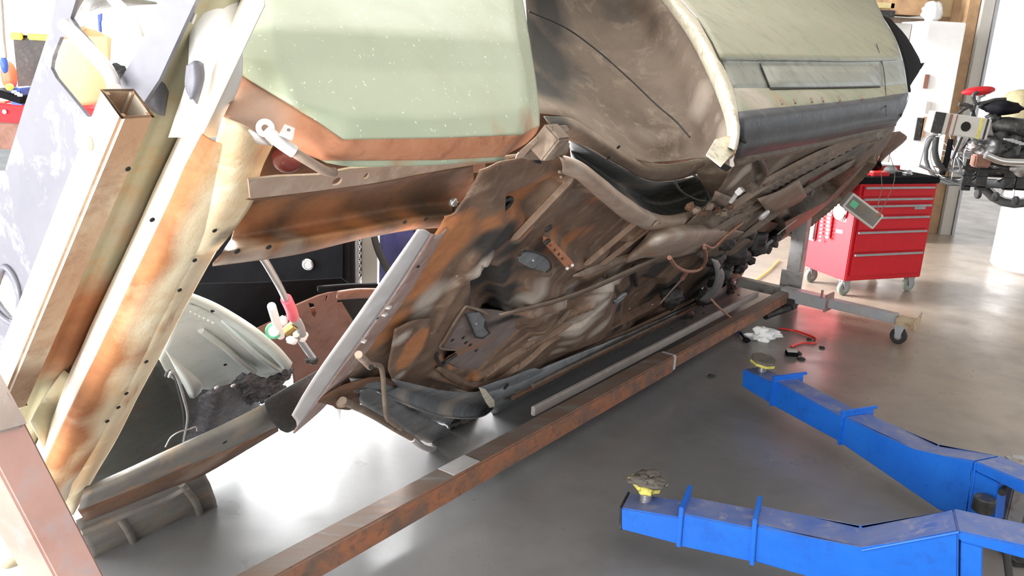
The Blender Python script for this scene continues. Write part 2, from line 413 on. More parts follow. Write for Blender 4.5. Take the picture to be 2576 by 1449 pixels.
Z = Vector((0, 0, 1)); XW = Vector((1, 0, 0)); YW = Vector((0, 1, 0))
def ribbon(name, mat, parent, top, bot, csub=4, thick=0.003, **k):
    return surf(name, mat, parent, [top, bot], sub=3, csub=csub, thick=thick, **k)
def channel(name, mat, pts, w, h, z, parent=None, sub=5, stains_and_shading=None):
    L = [FR @ (P((a, b, z)) - O) for a, b in pts]
    L = smooth_line(L, sub * 2) if len(L) > 2 else lin_line(L, 24)
    rows = [[], [], [], [], [], []]
    for i, p in enumerate(L):
        t = (L[min(i + 1, len(L) - 1)] - L[max(0, i - 1)]); t.z = 0; t.normalize(); s = Vector((-t.y, t.x, 0))
        k = min(1, i / 2, (len(L) - 1 - i) / 2) * .9 + .1
        for j, (a, b) in enumerate(((-1.15, .15), (-.9, 0), (-.45, -1), (.45, -1), (.9, 0), (1.15, .15))):
            q = p + s * a * w * .6 * (0.4 + .6 * k); rows[j].append(car(q.x, q.y, p.z + b * h * k))
    vs = [v for r_ in rows for v in r_]; n = len(L)
    fs = [(j * n + i, j * n + i + 1, (j + 1) * n + i + 1, (j + 1) * n + i) for j in range(5) for i in range(n - 1)]
    me = bpy.data.meshes.new(name); me.from_pydata(vs, [], fs); me.update(); stain_shading_layer(me, stains_and_shading)
    for p_ in me.polygons: p_.use_smooth = True
    me.set_sharp_from_angle(angle=math.radians(35))
    o = obj(name, me, mat, parent)
    m = o.modifiers.new('sheet', 'SOLIDIFY'); m.thickness = .002; m.offset = 0
    return o
#SETTING
# ------------------------------------------------------------------ the setting
def floor_mat():
    m, nt, b = base('polished_concrete')
    n1 = noise_n(nt, 0.55, 5, 0.55, 0.4); n2 = noise_n(nt, 3.5, 7, 0.6, 0.1); n3 = noise_n(nt, 45, 4, 0.6)
    c = mix(nt, ramp(nt, n1, [(0.38, (0, 0, 0)), (0.62, (1, 1, 1))]), (0.160, 0.163, 0.172), (0.195, 0.190, 0.188))
    # the slab turns tan towards the far right
    g = nd(nt, 'ShaderNodeNewGeometry'); sx = nd(nt, 'ShaderNodeSeparateXYZ'); nt.links.new(g.outputs['Position'], sx.inputs[0])
    ad = nd(nt, 'ShaderNodeMath', operation='MULTIPLY_ADD'); nt.links.new(sx.outputs[0], ad.inputs[0]); ad.inputs[1].default_value = 0.8
    md = nd(nt, 'ShaderNodeMath', operation='MULTIPLY'); nt.links.new(n1, md.inputs[0]); md.inputs[1].default_value = 1.2
    nt.links.new(md.outputs[0], ad.inputs[2])
    f = ramp(nt, ad.outputs[0], [(0.0, (0, 0, 0)), (1.0, (1, 1, 1))])
    mr = nd(nt, 'ShaderNodeMapRange'); nt.links.new(ad.outputs[0], mr.inputs[0]); mr.inputs[1].default_value = 1.4; mr.inputs[2].default_value = 2.6
    c = mix(nt, mr.outputs[0], c, (0.30, 0.235, 0.18))
    c = mix(nt, ramp(nt, n2, [(0.45, (0, 0, 0)), (0.8, (0.55, 0.55, 0.55))]), c, (0.10, 0.092, 0.085))
    c = mix(nt, ramp(nt, n3, [(0.66, (0, 0, 0)), (0.80, (0.3, 0.3, 0.3))]), c, (0.33, 0.32, 0.31))
    nt.links.new(c, b.inputs['Base Color'])
    r = nd(nt, 'ShaderNodeMapRange'); nt.links.new(n2, r.inputs[0]); r.inputs[1].default_value = 0.3; r.inputs[2].default_value = 0.75; r.inputs[3].default_value = 0.24; r.inputs[4].default_value = 0.42
    nt.links.new(r.outputs[0], b.inputs['Roughness']); setb(nt, b, n2, 0.0015, 0.25)
    return m
wall_m = plain('painted_wall', (0.72, 0.71, 0.68), 0.8, 0, 0.04, 2)
concrete = floor_mat()
def sbox(name, x0, x1, y0, y1, z0, z1, mat, parent=None):
    o = box(name, mat, parent, ((x0 + x1) / 2, (y0 + y1) / 2, (z0 + z1) / 2), (x1 - x0) / 2, (y1 - y0) / 2, (z1 - z0) / 2, bev=0)
    if parent is None: o['kind'] = 'structure'
    return o
fl = sbox('floor', -9, 13, -6, 18, -0.12, 0, concrete)
ceil_m = plain('ceiling_board', (0.62, 0.60, 0.56), 0.9)
sbox('ceiling', -3.2, 9.0, -1.5, 12, 3.7, 3.8, ceil_m)
# far wall with its doorway opening at the right and another to the left
sbox('wall_back', 1.6, 5.2, 11.0, 11.2, 0, 3.7, wall_m)
# door jamb of the big opening, with its rail
jx = P((2475, 0, 8.6, 'Y')).x
sbox('trim_1', 4.06, 4.16, 8.55, 8.7, 0.0, 3.7, wood_m)
sbox('trim_2', 4.17, 4.27, 8.5, 8.62, 0.0, 3.7, cab_grey)
sbox('trim_3', 4.275, 4.30, 8.48, 8.52, 0.0, 3.7, steel)

# ------------------------------------------------------------------ car body
car_root = thing('car_body', 'stripped pale green car body shell rolled on its side, rusty underside towards the viewer', 'car', O + N * -0.2 + U * 2.5)
A = car_root
# --- front: radiator support panel in grey primer with cut-outs
plate('radiator_support', primer, A, [(150, -60, .76, 'x'), (131, 55, .76, 'x'), (60, 270, .76, 'x'), (0, 470, .76, 'x'), (-120, 800, .76, 'x'), (-100, 1000, .76, 'x'), (60, 1000, .76, 'x'), (200, 500, .76, 'x'), (400, 200, .76, 'x'), (520, -60, .76, 'x')], 0.006,
      holes=[[(152, 93, .76, 'x'), (166, 93, .76, 'x'), (180, 104, .76, 'x'), (240, 170, .76, 'x'), (275, 215, .76, 'x'), (250, 300, .76, 'x'), (221, 294, .76, 'x'), (140, 196, .76, 'x'), (128, 172, .76, 'x'), (133, 140, .76, 'x')],
             [(177, 45, .76, 'x'), (190, 2, .76, 'x'), (205, -40, .76, 'x'), (420, -40, .76, 'x'), (395, 40, .76, 'x'), (345, 130, .76, 'x'), (300, 205, .76, 'x'), (262, 150, .76, 'x'), (195, 72, .76, 'x')],
             [(0, 700, .76, 'x'), (14, 690, .76, 'x'), (30, 712, .76, 'x'), (40, 750, .76, 'x'), (38, 790, .76, 'x'), (25, 800, .76, 'x'), (5, 775, .76, 'x'), (-20, 740, .76, 'x')]])
tube('headlight_hole_ring', primer, A, [(-6, 712, .758, 'x'), (10, 672, .758, 'x'), (38, 700, .758, 'x'), (50, 760, .758, 'x'), (40, 812, .758, 'x'), (10, 800, .758, 'x'), (-20, 760, .758, 'x')], 0.006, closed=True)
# dark radius above the upper cut-out, and the curved brace behind
surf('grille_edge', slate, A, [[(172, 50, .80, 'x'), (188, 0, .80, 'x'), (210, -50, .80, 'x')], [(200, 66, .86, 'x'), (240, 28, .90, 'x'), (300, -10, .92, 'x')], [(206, 58, .9, 'x'), (262, 28, .95, 'x'), (395, 8, 1.0, 'x')]], 4, 4, 0.004)
tube('curved_brace', strap_m, A, [(255, -40, .80, 'x'), (285, 0, .80, 'x'), (325, 40, .80, 'x'), (345, 75, .80, 'x'), (350, 95, .80, 'x')], 0.008)
tube('diagonal_stay', strap_m, A, [(160, 60, .745, 'x'), (215, 115, .745, 'x'), (262, 165, .745, 'x'), (280, 195, .745, 'x'), (288, 222, .74, 'x')], 0.010)
blob('hood_latch', darkmech, A, P((296, 195, .80, 'x')), 0.018, 0.014, 0.02, rough=0.4)
# --- inner fender flange, lilac primer, bent inwards
surf('fender_flange', primer, A, [
    [(440, -60, .80, 'x'), (395, 40, .80, 'x'), (340, 150, .80, 'x'), (300, 222, .79, 'x')],
    [(475, -60, .77, 'x'), (430, 60, .77, 'x'), (380, 180, .765, 'x'), (345, 250, .76, 'x')],
    [(500, -60, .79, 'x'), (470, 50, .79, 'x'), (418, 150, .79, 'x'), (392, 285, .78, 'x')],
    [(510, -60, .82, 'x'), (485, 50, .82, 'x'), (440, 150, .82, 'x'), (412, 292, .80, 'x')]], 5, 8, 0.003)
# --- open square tube bolted across the front
tq = [P((250, 224, -.66, 'y')), P((293, 293, -.66, 'y')), P((378, 285, -.66, 'y')), P((336, 221, -.66, 'y'))]
tc = sum(tq, Vector()) / 4
hx = 0.026; hz = 0.030
t0 = car(0.705, -0.66, -0.185); t1 = car(0.70, 0.03, -0.185)
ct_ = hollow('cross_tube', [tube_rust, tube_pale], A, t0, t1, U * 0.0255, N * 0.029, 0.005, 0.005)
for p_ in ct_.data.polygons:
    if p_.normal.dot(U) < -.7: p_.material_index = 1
disc('tube_hole', tube_rust, A, P((224, 361, .6785, 'x')), U, 0.011, 0.002, 16)
disc('tube_hole', black_hole, A, P((322, 425, -.2145)), N, 0.004, 0.002, 10)
# --- olive web and hat section of the front cross rail: profile points at one row, drawn out along the car's width
def extr(name, mat, prof, row, y0, y1, thick=0.003, n=10, wob=0.0, stains_and_shading=None, lin=True, skew=None):
    """prof: (pixel x, z) on the pixel row; the profile is carried along the car's width from y0 to y1"""
    q = [cc((px, row, z)) for px, z in prof]
    rows = []
    for i in range(n + 1):
        y = y0 + (y1 - y0) * i / n
        rows.append([car(p.x, y if skew is None else y + skew[k], p.z) for k, p in enumerate(q)])
    return surf(name, mat, A, rows, 2, 4, thick, lin=lin, wob=wob, wscale=9, stains_and_shading=stains_and_shading)
extr('web_strip', olive, [(226, -.138), (245, -.136), (264, -.132), (300, -.14), (332, -.13)], 600, -.86, .60, wob=.004,
     stains_and_shading=[((200, 800, -.13), .13, 0, .75), ((170, 870, -.13), .10, 0, .7), ((300, 540, -.13), .09, 2, .35)])
extr('web_flange', flange_pale, [(330, -.13), (345, -.19), (384, -.245)], 600, -.88, .62, wob=.002)
extr('rail_face', rail_rust, [(383, -.245), (392, -.25), (430, -.265), (480, -.268), (515, -.262), (530, -.24)], 600, -.655, .64, wob=.003, lin=False,
     stains_and_shading=[((500 - 395 * k / 13 + 4, 335 + 880 * k / 13, -.25), .030 + .012 * (k % 3), 0, 1.0) for k in range(14)] + [((215, 1150, -.26), .05, 0, .7), ((180, 1220, -.26), .05, 2, .7), ((330, 900, -.26), .05, 0, .5)])
# torn outer lip of the rail: upper part flares out wide, a step, then narrow
surf('rail_lip', rail_rust, A, [
    [(560, 296, -.262), (540, 380, -.262), (520, 470, -.262), (496, 560, -.262), (470, 640, -.262)],
    [(625, 322, -.275), (600, 400, -.278), (575, 480, -.275), (545, 560, -.27), (510, 640, -.265)],
    [(686, 362, -.26), (652, 430, -.27), (640, 490, -.265), (600, 560, -.26), (545, 628, -.255)]], 6, 6, 0.003, wob=.004,
    stains_and_shading=[((560, 590, -.26), .03, 1, .5), ((640, 380, -.26), .035, 0, .45), ((632, 440, -.26), .03, 1, .25)])
surf('rail_lip', rail_rust, A, [
    [(480, 600, -.262), (400, 760, -.262), (310, 940, -.262), (220, 1120, -.262), (150, 1262, -.262)],
    [(512, 625, -.258), (440, 770, -.258), (350, 950, -.258), (262, 1125, -.258), (178, 1292, -.258)],
    [(545, 628, -.20), (462, 778, -.20), (370, 955, -.20), (276, 1130, -.20), (182, 1296, -.20)]], 5, 6, 0.003, wob=.003, stains_and_shading=[((420, 800, -.25), .03, 0, .5), ((330, 990, -.25), .03, 0, .5)])
for p in ((490, 655), (368, 910), (318, 990), (270, 1060), (452, 730), (298, 1025), (383, 553), (540, 580)):
    disc('bolt_hole', black_hole, A, P((p[0], p[1], -.272)), N, 0.004, 0.002, 10)
surf('rail_end', olive, A, [[(75, 1060, -.20), (110, 1000, -.16), (160, 930, -.14)], [(150, 1200, -.23), (190, 1080, -.20), (230, 980, -.18)]], 4, 4, .003)

# --- front fender, sage green, with its rust band
surf('fender', sage, A, [
    [(592, -260, -.70, 'y'), (700, -260, -.735, 'y'), (900, -260, -.74, 'y'), (1100, -260, -.74, 'y'), (1250, -260, -.735, 'y'), (1282, -260, -.70, 'y')],
    [(597, -40, -.72, 'y'), (690, -60, -.745, 'y'), (900, -60, -.75, 'y'), (1100, -60, -.75, 'y'), (1280, -60, -.745, 'y'), (1306, -50, -.71, 'y')],
    [(603, 90, -.73, 'y'), (690, 76, -.758, 'y'), (900, 84, -.765, 'y'), (1100, 94, -.765, 'y'), (1300, 104, -.755, 'y'), (1332, 104, -.715, 'y')],
    [(606, 150, -.72, 'y'), (700, 160, -.745, 'y'), (900, 175, -.745, 'y'), (1100, 180, -.745, 'y'), (1320, 190, -.738, 'y'), (1346, 195, -.70, 'y')],
    [(608, 188, -.705, 'y'), (735, 262, -.73, 'y'), (880, 300, -.73, 'y'), (1100, 300, -.73, 'y'), (1325, 280, -.725, 'y'), (1356, 270, -.69, 'y')],
    [(612, 192, -.70, 'y'), (740, 268, -.715, 'y'), (862, 352, -.715, 'y'), (1100, 348, -.715, 'y'), (1310, 340, -.71, 'y'), (1356, 318, -.68, 'y')]], 8, 8, 0.003, lin=True, rlin=True,
    stains_and_shading=[((760, 180, -.74, 'y'), .02, 2, .2), ((1330, 330, -.70, 'y'), .06, 0, .42), ((1240, 345, -.70, 'y'), .04, 0, .3)])
surf('rust_band', band_rust, A, [
    [(608, 190, -.704, 'y'), (740, 266, -.716, 'y'), (862, 352, -.716, 'y'), (1100, 348, -.716, 'y'), (1300, 341, -.711, 'y'), (1356, 316, -.682, 'y')],
    [(585, 245, -.69, 'y'), (705, 318, -.69, 'y'), (835, 385, -.695, 'y'), (1100, 378, -.695, 'y'), (1280, 368, -.69, 'y'), (1346, 336, -.675, 'y')],
    [(562, 296, -.68, 'y'), (668, 350, -.67, 'y'), (812, 402, -.665, 'y'), (1100, 401, -.665, 'y'), (1265, 393, -.66, 'y'), (1322, 360, -.66, 'y')]], 5, 8, 0.003, lin=True,
    stains_and_shading=[((640, 280, -.69, 'y'), .07, 2, .42), ((590, 240, -.69, 'y'), .04, 0, .5), ((1275, 375, -.68, 'y'), .02, 2, .3)])
surf('fender_hem', sage, A, [
    [(800, 398, -.664, 'y'), (900, 403, -.664, 'y'), (1100, 400, -.664, 'y'), (1270, 392, -.66, 'y')],
    [(822, 408, -.655, 'y'), (900, 418, -.65, 'y'), (1100, 414, -.65, 'y'), (1268, 402, -.648, 'y')]], 3, 6, 0.003, stains_and_shading=[((1000, 408, -.655, 'y'), .04, 0, .35), ((1180, 405, -.655, 'y'), .04, 0, .4)])
# front edge of the fender, its blown-out light painted in as white
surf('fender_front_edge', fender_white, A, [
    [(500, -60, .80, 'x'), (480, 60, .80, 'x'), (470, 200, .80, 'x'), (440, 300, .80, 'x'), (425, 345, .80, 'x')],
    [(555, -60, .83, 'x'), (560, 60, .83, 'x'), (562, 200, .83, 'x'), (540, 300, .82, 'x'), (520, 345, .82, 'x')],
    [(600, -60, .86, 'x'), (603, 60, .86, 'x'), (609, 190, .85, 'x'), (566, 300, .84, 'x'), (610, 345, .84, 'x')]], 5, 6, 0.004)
surf('bracket', strap_m, A, [[(452, 8, .775, 'x'), (470, 40, .775, 'x'), (484, 60, .775, 'x')], [(458, 4, .78, 'x'), (476, 22, .78, 'x'), (494, 34, .78, 'x')]], 3, 3, 0.004)
surf('bracket', primer, A, [[(470, 165, .77, 'x'), (466, 215, .77, 'x'), (478, 250, .77, 'x')], [(492, 152, .775, 'x'), (500, 200, .78, 'x'), (486, 250, .775, 'x')], [(510, 160, .80, 'x'), (512, 200, .80, 'x'), (495, 262, .79, 'x')]], 4, 4, 0.003)
# white pipe with a flattened eye along the fender hem
tube('brake_pipe', pinkrust, A, [(690, 345, -.70, 'y'), (735, 380, -.70, 'y'), (775, 405, -.69, 'y'), (815, 428, -.67, 'y'), (840, 434, -.65, 'y')], 0.0075)
tube('brake_pipe', strap_m, A, [(672, 330, -.71, 'y'), (705, 358, -.71, 'y'), (740, 382, -.705, 'y')], 0.0095)
e = P((667, 322, -.715, 'y')); disc('pipe_eye', strap_m, A, e, (e - EYEV), 0.013, 0.004, 20, inner=0.005)
plate('clip', strap_m, A, [(716, 312, -.73, 'y'), (742, 322, -.73, 'y'), (738, 346, -.73, 'y'), (705, 332, -.73, 'y')], 0.006, holes=[[(724, 322, -.73, 'y'), (732, 325, -.73, 'y'), (729, 332, -.73, 'y'), (721, 329, -.73, 'y')]])
surf('pale_gusset', strap_m, A, [[(562, 298, -.685, 'y'), (600, 312, -.69, 'y'), (650, 340, -.69, 'y')], [(575, 316, -.67, 'y'), (620, 350, -.66, 'y'), (684, 366, -.66, 'y')]], 3, 4, 0.003)
# --- dark lens and dark inner space above the upper rail
surf('inner_panel', brown, A, [[(640, 300, -.20), (800, 340, -.20), (1000, 360, -.20), (1220, 360, -.20)], [(640, 500, -.18), (800, 490, -.18), (1000, 460, -.18), (1220, 430, -.18)]], 3, 5, .003)
blob('marker_lens', dark_lens, A, P((722, 398, -.215)), 0.026, 0.026, 0.026, rough=0.05)
# --- upper rail with oblong holes
def hole_px(x, y, rx, ry, ang, z, n=10):
    return [(x + rx * math.cos(a) * math.cos(ang) - ry * math.sin(a) * math.sin(ang), y + rx * math.cos(a) * math.sin(ang) + ry * math.sin(a) * math.cos(ang), z) for a in [2 * math.pi * k / n for k in range(n)]]
plate('upper_rail', pinkrust, A, [(625, 452, -.30), (700, 444, -.30), (800, 440, -.30), (880, 424, -.30), (1000, 416, -.30), (1240, 398, -.30), (1330, 386, -.30), (1250, 408, -.30), (1180, 416, -.30), (1060, 437, -.30), (930, 462, -.30), (800, 480, -.30), (630, 500, -.30)], 0.004,
      holes=[hole_px(848, 457, 14, 8, -.6, -.30), hole_px(922, 443, 10, 5, -.9, -.30)])
# --- lower deep rail: web set back and a lip that rolls out
surf('side_rail', brown, A, [
    [(600, 500, -.27), (760, 484, -.27), (900, 466, -.27), (1040, 440, -.27), (1190, 414, -.27)],
    [(600, 530, -.245), (760, 505, -.245), (900, 485, -.245), (1040, 462, -.245), (1190, 440, -.245)],
    [(585, 590, -.24), (760, 560, -.24), (900, 535, -.24), (1040, 512, -.24), (1190, 500, -.24)],
    [(570, 618, -.265), (760, 588, -.265), (900, 562, -.265), (1040, 538, -.265), (1170, 528, -.265)],
    [(556, 640, -.29), (760, 604, -.29), (900, 578, -.29), (1040, 553, -.29), (1150, 540, -.29)],
    [(538, 662, -.29), (740, 634, -.29), (900, 597, -.29), (1040, 573, -.29), (1130, 565, -.29)],
    [(534, 668, -.25), (740, 640, -.25), (900, 602, -.25), (1040, 578, -.25), (1128, 570, -.25)]], 5, 6, 0.003, wob=.002,
    stains_and_shading=[((640, 560, -.25), .08, 0, .5), ((800, 545, -.25), .09, 0, .45), ((900, 590, -.28), .05, 0, .62), ((1020, 566, -.28), .05, 0, .62), ((620, 640, -.28), .05, 2, .5), ((720, 620, -.28), .05, 2, .35), ((1100, 470, -.25), .13, 1, .45), ((560, 655, -.28), .04, 2, .5), ((820, 600, -.28), .05, 0, .5)])
for p in ((597, 632), (676, 622), (1072, 551), (1018, 560)): disc('bolt_hole', black_hole, A, P((p[0], p[1], -.293)), N, 0.0055, 0.002, 10)
blob('bolt', steel, A, P((1141, 508, -.29)), .010, .010, .010, rough=.3)
blob('bolt', grease, A, P((1152, 522, -.28)), .012, .012, .012, rough=.3)
surf('end_bracket', band_rust, A, [[(1118, 545, -.30), (1130, 545, -.30), (1145, 566, -.30)], [(1118, 562, -.27), (1128, 568, -.27), (1132, 584, -.27)]], 3, 3, .004)
# --- floor pan: one sheet with pressed ribs, bulges and recesses
def seg_d(px, py, a, b):
    vx, vy = b[0] - a[0], b[1] - a[1]; L2 = vx * vx + vy * vy
    t = max(0, min(1, ((px - a[0]) * vx + (py - a[1]) * vy) / L2)) if L2 else 0
    return math.hypot(px - a[0] - vx * t, py - a[1] - vy * t), t
def sm(x): x = max(0, min(1, x)); return x * x * (3 - 2 * x)
ZP = -.33
def k2(px, py, z=ZP): c = cc((px, py, z)); return (c.x, c.y)
def inpoly(x, y, poly):
    r = False; j = len(poly) - 1
    for i in range(len(poly)):
        xi, yi = poly[i]; xj, yj = poly[j]
        if (yi > y) != (yj > y) and x < (xj - xi) * (y - yi) / (yj - yi) + xi: r = not r
        j = i
    return r
def pdist(x, y, poly):
    return min(seg_d(x, y, poly[i], poly[(i + 1) % len(poly)])[0] for i in range(len(poly)))
def heightfield(name, mat, outline, feats, stains_and_shading, step, z0, rough=0.003, parent=A):
    poly = [k2(*p, z0) for p in outline]
    F = []
    for f in feats:
        if f[0] == 'rib': F.append(('rib', [k2(*p, z0) for p in f[1]], f[2], f[3]))
        elif f[0] == 'zone': F.append(('zone', [k2(*p, z0) for p in f[1]], f[2], f[3]))
        elif f[0] == 'bump': F.append(('bump', k2(*f[1], z0), f[2], f[3]))
    x0 = min(p[0] for p in poly); x1 = max(p[0] for p in poly); y0 = min(p[1] for p in poly); y1 = max(p[1] for p in poly)
    def hgt(x, y):
        z = z0 + rough * noise.noise(Vector((x * 7, y * 7, 0))) + rough * .5 * noise.noise(Vector((x * 22, y * 22, 0)))
        for f in F:
            if f[0] == 'rib':
                d = min(seg_d(x, y, f[1][i], f[1][i + 1])[0] for i in range(len(f[1]) - 1))
                if d < f[2]: z += f[3] * sm(1 - d / f[2])
            elif f[0] == 'zone':
                d = pdist(x, y, f[1])
                if inpoly(x, y, f[1]): z += f[3] * sm(d / f[2])
            else:
                d = math.hypot(x - f[1][0], y - f[1][1])
                if d < f[2]: z += f[3] * sm(1 - d / f[2])
        return z
    nx = int((x1 - x0) / step) + 2; ny = int((y1 - y0) / step) + 2
    idx = {}; vs = []; fs = []
    inside = {}
    for i in range(nx):
        for j in range(ny):
            inside[i, j] = inpoly(x0 + (i + .5) * step, y0 + (j + .5) * step, poly)
    def vid(i, j):
        if (i, j) not in idx:
            x, y = x0 + i * step, y0 + j * step
            full = all(inside.get((i + a, j + b), False) for a in (0, -1) for b in (0, -1))
            if not full:                                   # pull the ragged rim onto the outline
                best = None
                for k in range(len(poly)):
                    a, b = poly[k], poly[(k + 1) % len(poly)]
                    d, t = seg_d(x, y, a, b)
                    if best is None or d < best[0]: best = (d, a[0] + (b[0] - a[0]) * t, a[1] + (b[1] - a[1]) * t)
                if best[0] < step * 1.2: x, y = best[1], best[2]
            idx[i, j] = len(vs); vs.append(car(x, y, hgt(x, y)))
        return idx[i, j]
    for i in range(nx):
        for j in range(ny):
            if inside[i, j]: fs.append((vid(i, j), vid(i + 1, j), vid(i + 1, j + 1), vid(i, j + 1)))
    me = bpy.data.meshes.new(name); me.from_pydata(vs, [], fs); me.update()
    stain_shading_layer(me, stains_and_shading)
    o = obj(name, me, mat, parent, True)
    m = o.modifiers.new('sheet', 'SOLIDIFY'); m.thickness = 0.003; m.offset = 1
    return o
z = ZP
pan = heightfield('floor_pan', pan_m,
    [(1128, 560), (1170, 500), (1200, 420), (1320, 395), (1432, 398), (1470, 440), (1550, 500), (1640, 560), (1700, 560), (1850, 545), (1960, 560), (1900, 640), (1860, 705), (1780, 780), (1620, 872), (1500, 915), (1400, 945), (1240, 985), (1120, 1000), (1000, 1010), (880, 990), (850, 960), (880, 900), (960, 800), (1050, 680)],
    [('zone', [(1262, 545), (1270, 490), (1400, 440), (1425, 462), (1345, 565)], .03, .035),        # recess with the drain
     ('zone', [(1362, 600), (1450, 455), (1520, 490), (1620, 545), (1560, 640), (1440, 670)], .04, .03),
     ('rib', [(1435, 445), (1300, 600)], .03, -.016), ('rib', [(1200, 420), (1260, 560), (1180, 690)], .05, -.012),
     ('rib', [(1690, 560), (1590, 640), (1470, 690)], .03, -.020), ('rib', [(1640, 555), (1540, 635), (1450, 672)], .02, -.014), ('rib', [(1600, 545), (1500, 640)], .02, .012),
     ('rib', [(1260, 790), (1450, 735), (1640, 655), (1800, 620)], .028, -.020),                   # long thin tube-like rib
     ('zone', [(1300, 700), (1360, 690), (1430, 720), (1400, 800), (1340, 850), (1290, 800)], .05, -.03),
     ('zone', [(1440, 740), (1520, 690), (1570, 660), (1560, 780), (1500, 860), (1390, 900), (1380, 860)], .13, -.05),
     ('rib', [(1500, 740), (1440, 800), (1330, 880), (1230, 950)], .035, .02), ('rib', [(1470, 745), (1400, 810), (1290, 890), (1190, 950)], .02, -.022), ('rib', [(1440, 755), (1370, 810), (1260, 890)], .018, .012),
     ('zone', [(1130, 850), (1170, 790), (1290, 790), (1310, 830), (1200, 940), (1130, 930), (1100, 900)], .03, .035),
     ('zone', [(1290, 640), (1330, 618), (1395, 655), (1385, 700), (1330, 690), (1290, 665)], .02, -.018),
     ('zone', [(1180, 700), (1200, 645), (1260, 670), (1280, 760), (1310, 820), (1240, 830), (1180, 780)], .04, .045),
     ('rib', [(1130, 560), (960, 790), (880, 900)], .03, .012), ('rib', [(1190, 640), (1090, 820), (1010, 940)], .035, -.015),
     ('bump', (1205, 665), .06, -.02), ('rib', [(1090, 940), (1180, 975), (1250, 960), (1330, 900)], .03, -.022),
     ('rib', [(1560, 880), (1700, 800), (1850, 700)], .04, -.03), ('zone', [(1560, 740), (1620, 690), (1680, 700), (1690, 780), (1600, 840), (1560, 820)], .05, .04),
     ('rib', [(1530, 700), (1560, 760)], .02, .014), ('rib', [(1590, 690), (1600, 740)], .02, .014), ('rib', [(1050, 900), (1000, 960)], .03, .014)],
    [((a_, b_, z), c_, d_, e_) for a_, b_, c_, d_, e_ in ((1336,500,0.085,0,0.8), (1360,470,0.06,0,0.6), (1310,530,0.05,0,0.7), (1528,505,0.055,0,0.8), (1500,480,0.04,0,0.6), (1446,620,0.07,0,0.8), (1490,600,0.05,0,0.6), (1400,610,0.06,0,0.65), (1288,585,0.07,0,0.65), (1230,560,0.06,0,0.55), (1131,612,0.09,0,0.9), (1084,668,0.08,0,0.9), (1150,570,0.06,0,0.8), (1110,640,0.07,0,0.8), (1045,730,0.07,0,0.7), (1000,800,0.06,0,0.6), (960,850,0.06,0,0.6), (1446,523,0.12,2,0.28), (1400,560,0.07,2,0.2), (1340,420,0.12,1,0.18), (1252,605,0.075,1,0.85), (1225,600,0.06,1,0.7), (1285,620,0.06,1,0.6), (1330,650,0.09,1,0.55), (1236,720,0.085,1,1.1), (1250,690,0.07,1,1), (1278,770,0.075,1,1.1), (1260,745,0.07,1,1.1), (1290,800,0.05,1,0.9), (1205,740,0.05,1,0.6), (1205,660,0.05,2,0.75), (1190,690,0.05,2,0.5), (1080,750,0.07,2,0.55), (1060,790,0.06,2,0.45), (1110,730,0.05,2,0.4), (1020,930,0.045,2,0.5), (1336,727,0.085,2,0.62), (1370,700,0.06,2,0.5), (1380,760,0.07,2,0.6), (1330,770,0.05,2,0.5), (1420,738,0.07,2,0.7), (1446,800,0.11,2,0.95), (1488,806,0.09,2,0.95), (1480,760,0.1,2,0.9), (1500,720,0.09,2,0.75), (1430,840,0.07,2,0.7), (1400,880,0.05,2,0.5), (1380,920,0.04,2,0.5), (1540,690,0.08,2,0.5), (1577,759,0.1,1,1), (1600,720,0.1,1,0.8), (1655,675,0.14,1,1.2), (1690,720,0.16,1,1.2), (1620,790,0.12,1,0.9), (1560,820,0.07,1,0.7), (1530,860,0.08,1,0.6), (1450,900,0.06,1,0.4), (1760,720,0.22,1,1.2), (1820,660,0.2,1,1.2), (1700,780,0.14,1,0.9), (1700,640,0.1,1,0.9), (1600,590,0.07,2,0.18), (1130,930,0.05,0,0.6), (1180,952,0.06,0,0.6), (1110,900,0.05,0,0.5), (1240,940,0.06,0,0.3), (930,930,0.06,1,0.5), (1330,880,0.05,0,0.2), (1500,850,0.05,1,0.3))],
    0.009, ZP)
# crisp channels pressed or welded on the pan
for pts, w, h, m_ in (([(1446, 436), (1285, 606)], .018, .012, pan_m), ([(1612, 545), (1465, 668)], .016, .014, pan_m), ([(1650, 556), (1505, 668)], .014, .014, pan_m), ([(1692, 604), (1585, 640), (1440, 694)], .018, .016, dusty),
                      ([(1538, 742), (1505, 786), (1440, 826), (1380, 856), (1330, 900), (1262, 950)], .018, .018, pan_m), ([(1484, 760), (1404, 826), (1300, 884), (1196, 952)], .018, .02, pan_m), ([(1436, 776), (1384, 826), (1326, 856)], .014, .012, dusty),
                      ([(1098, 925), (1180, 966), (1245, 958), (1305, 915)], .020, .018, pan_m),
                      ([(1330, 955), (1450, 890), (1600, 822), (1760, 745)], .016, .016, pan_m), ([(1520, 690), (1535, 740)], .014, .012, pan_m), ([(1592, 668), (1600, 720)], .014, .012, grease)):
    channel('pressed_rib', m_, pts, w, h, ZP - .004, A)
plate('well_floor', well_m, A, [(x, y, -.322) for x, y in ((1150, 884), (1112, 872), (1168, 792), (1212, 778), (1300, 792), (1306, 830), (1242, 884), (1206, 936), (1150, 922), (1120, 905))], .003, rnd=3, stains_and_shading=[((1290, 800, -.322), .06, 1, .8), ((1210, 915, -.322), .02, 2, .7), ((1130, 895, -.322), .03, 0, .7), ((1180, 930, -.322), .03, 0, .5)])
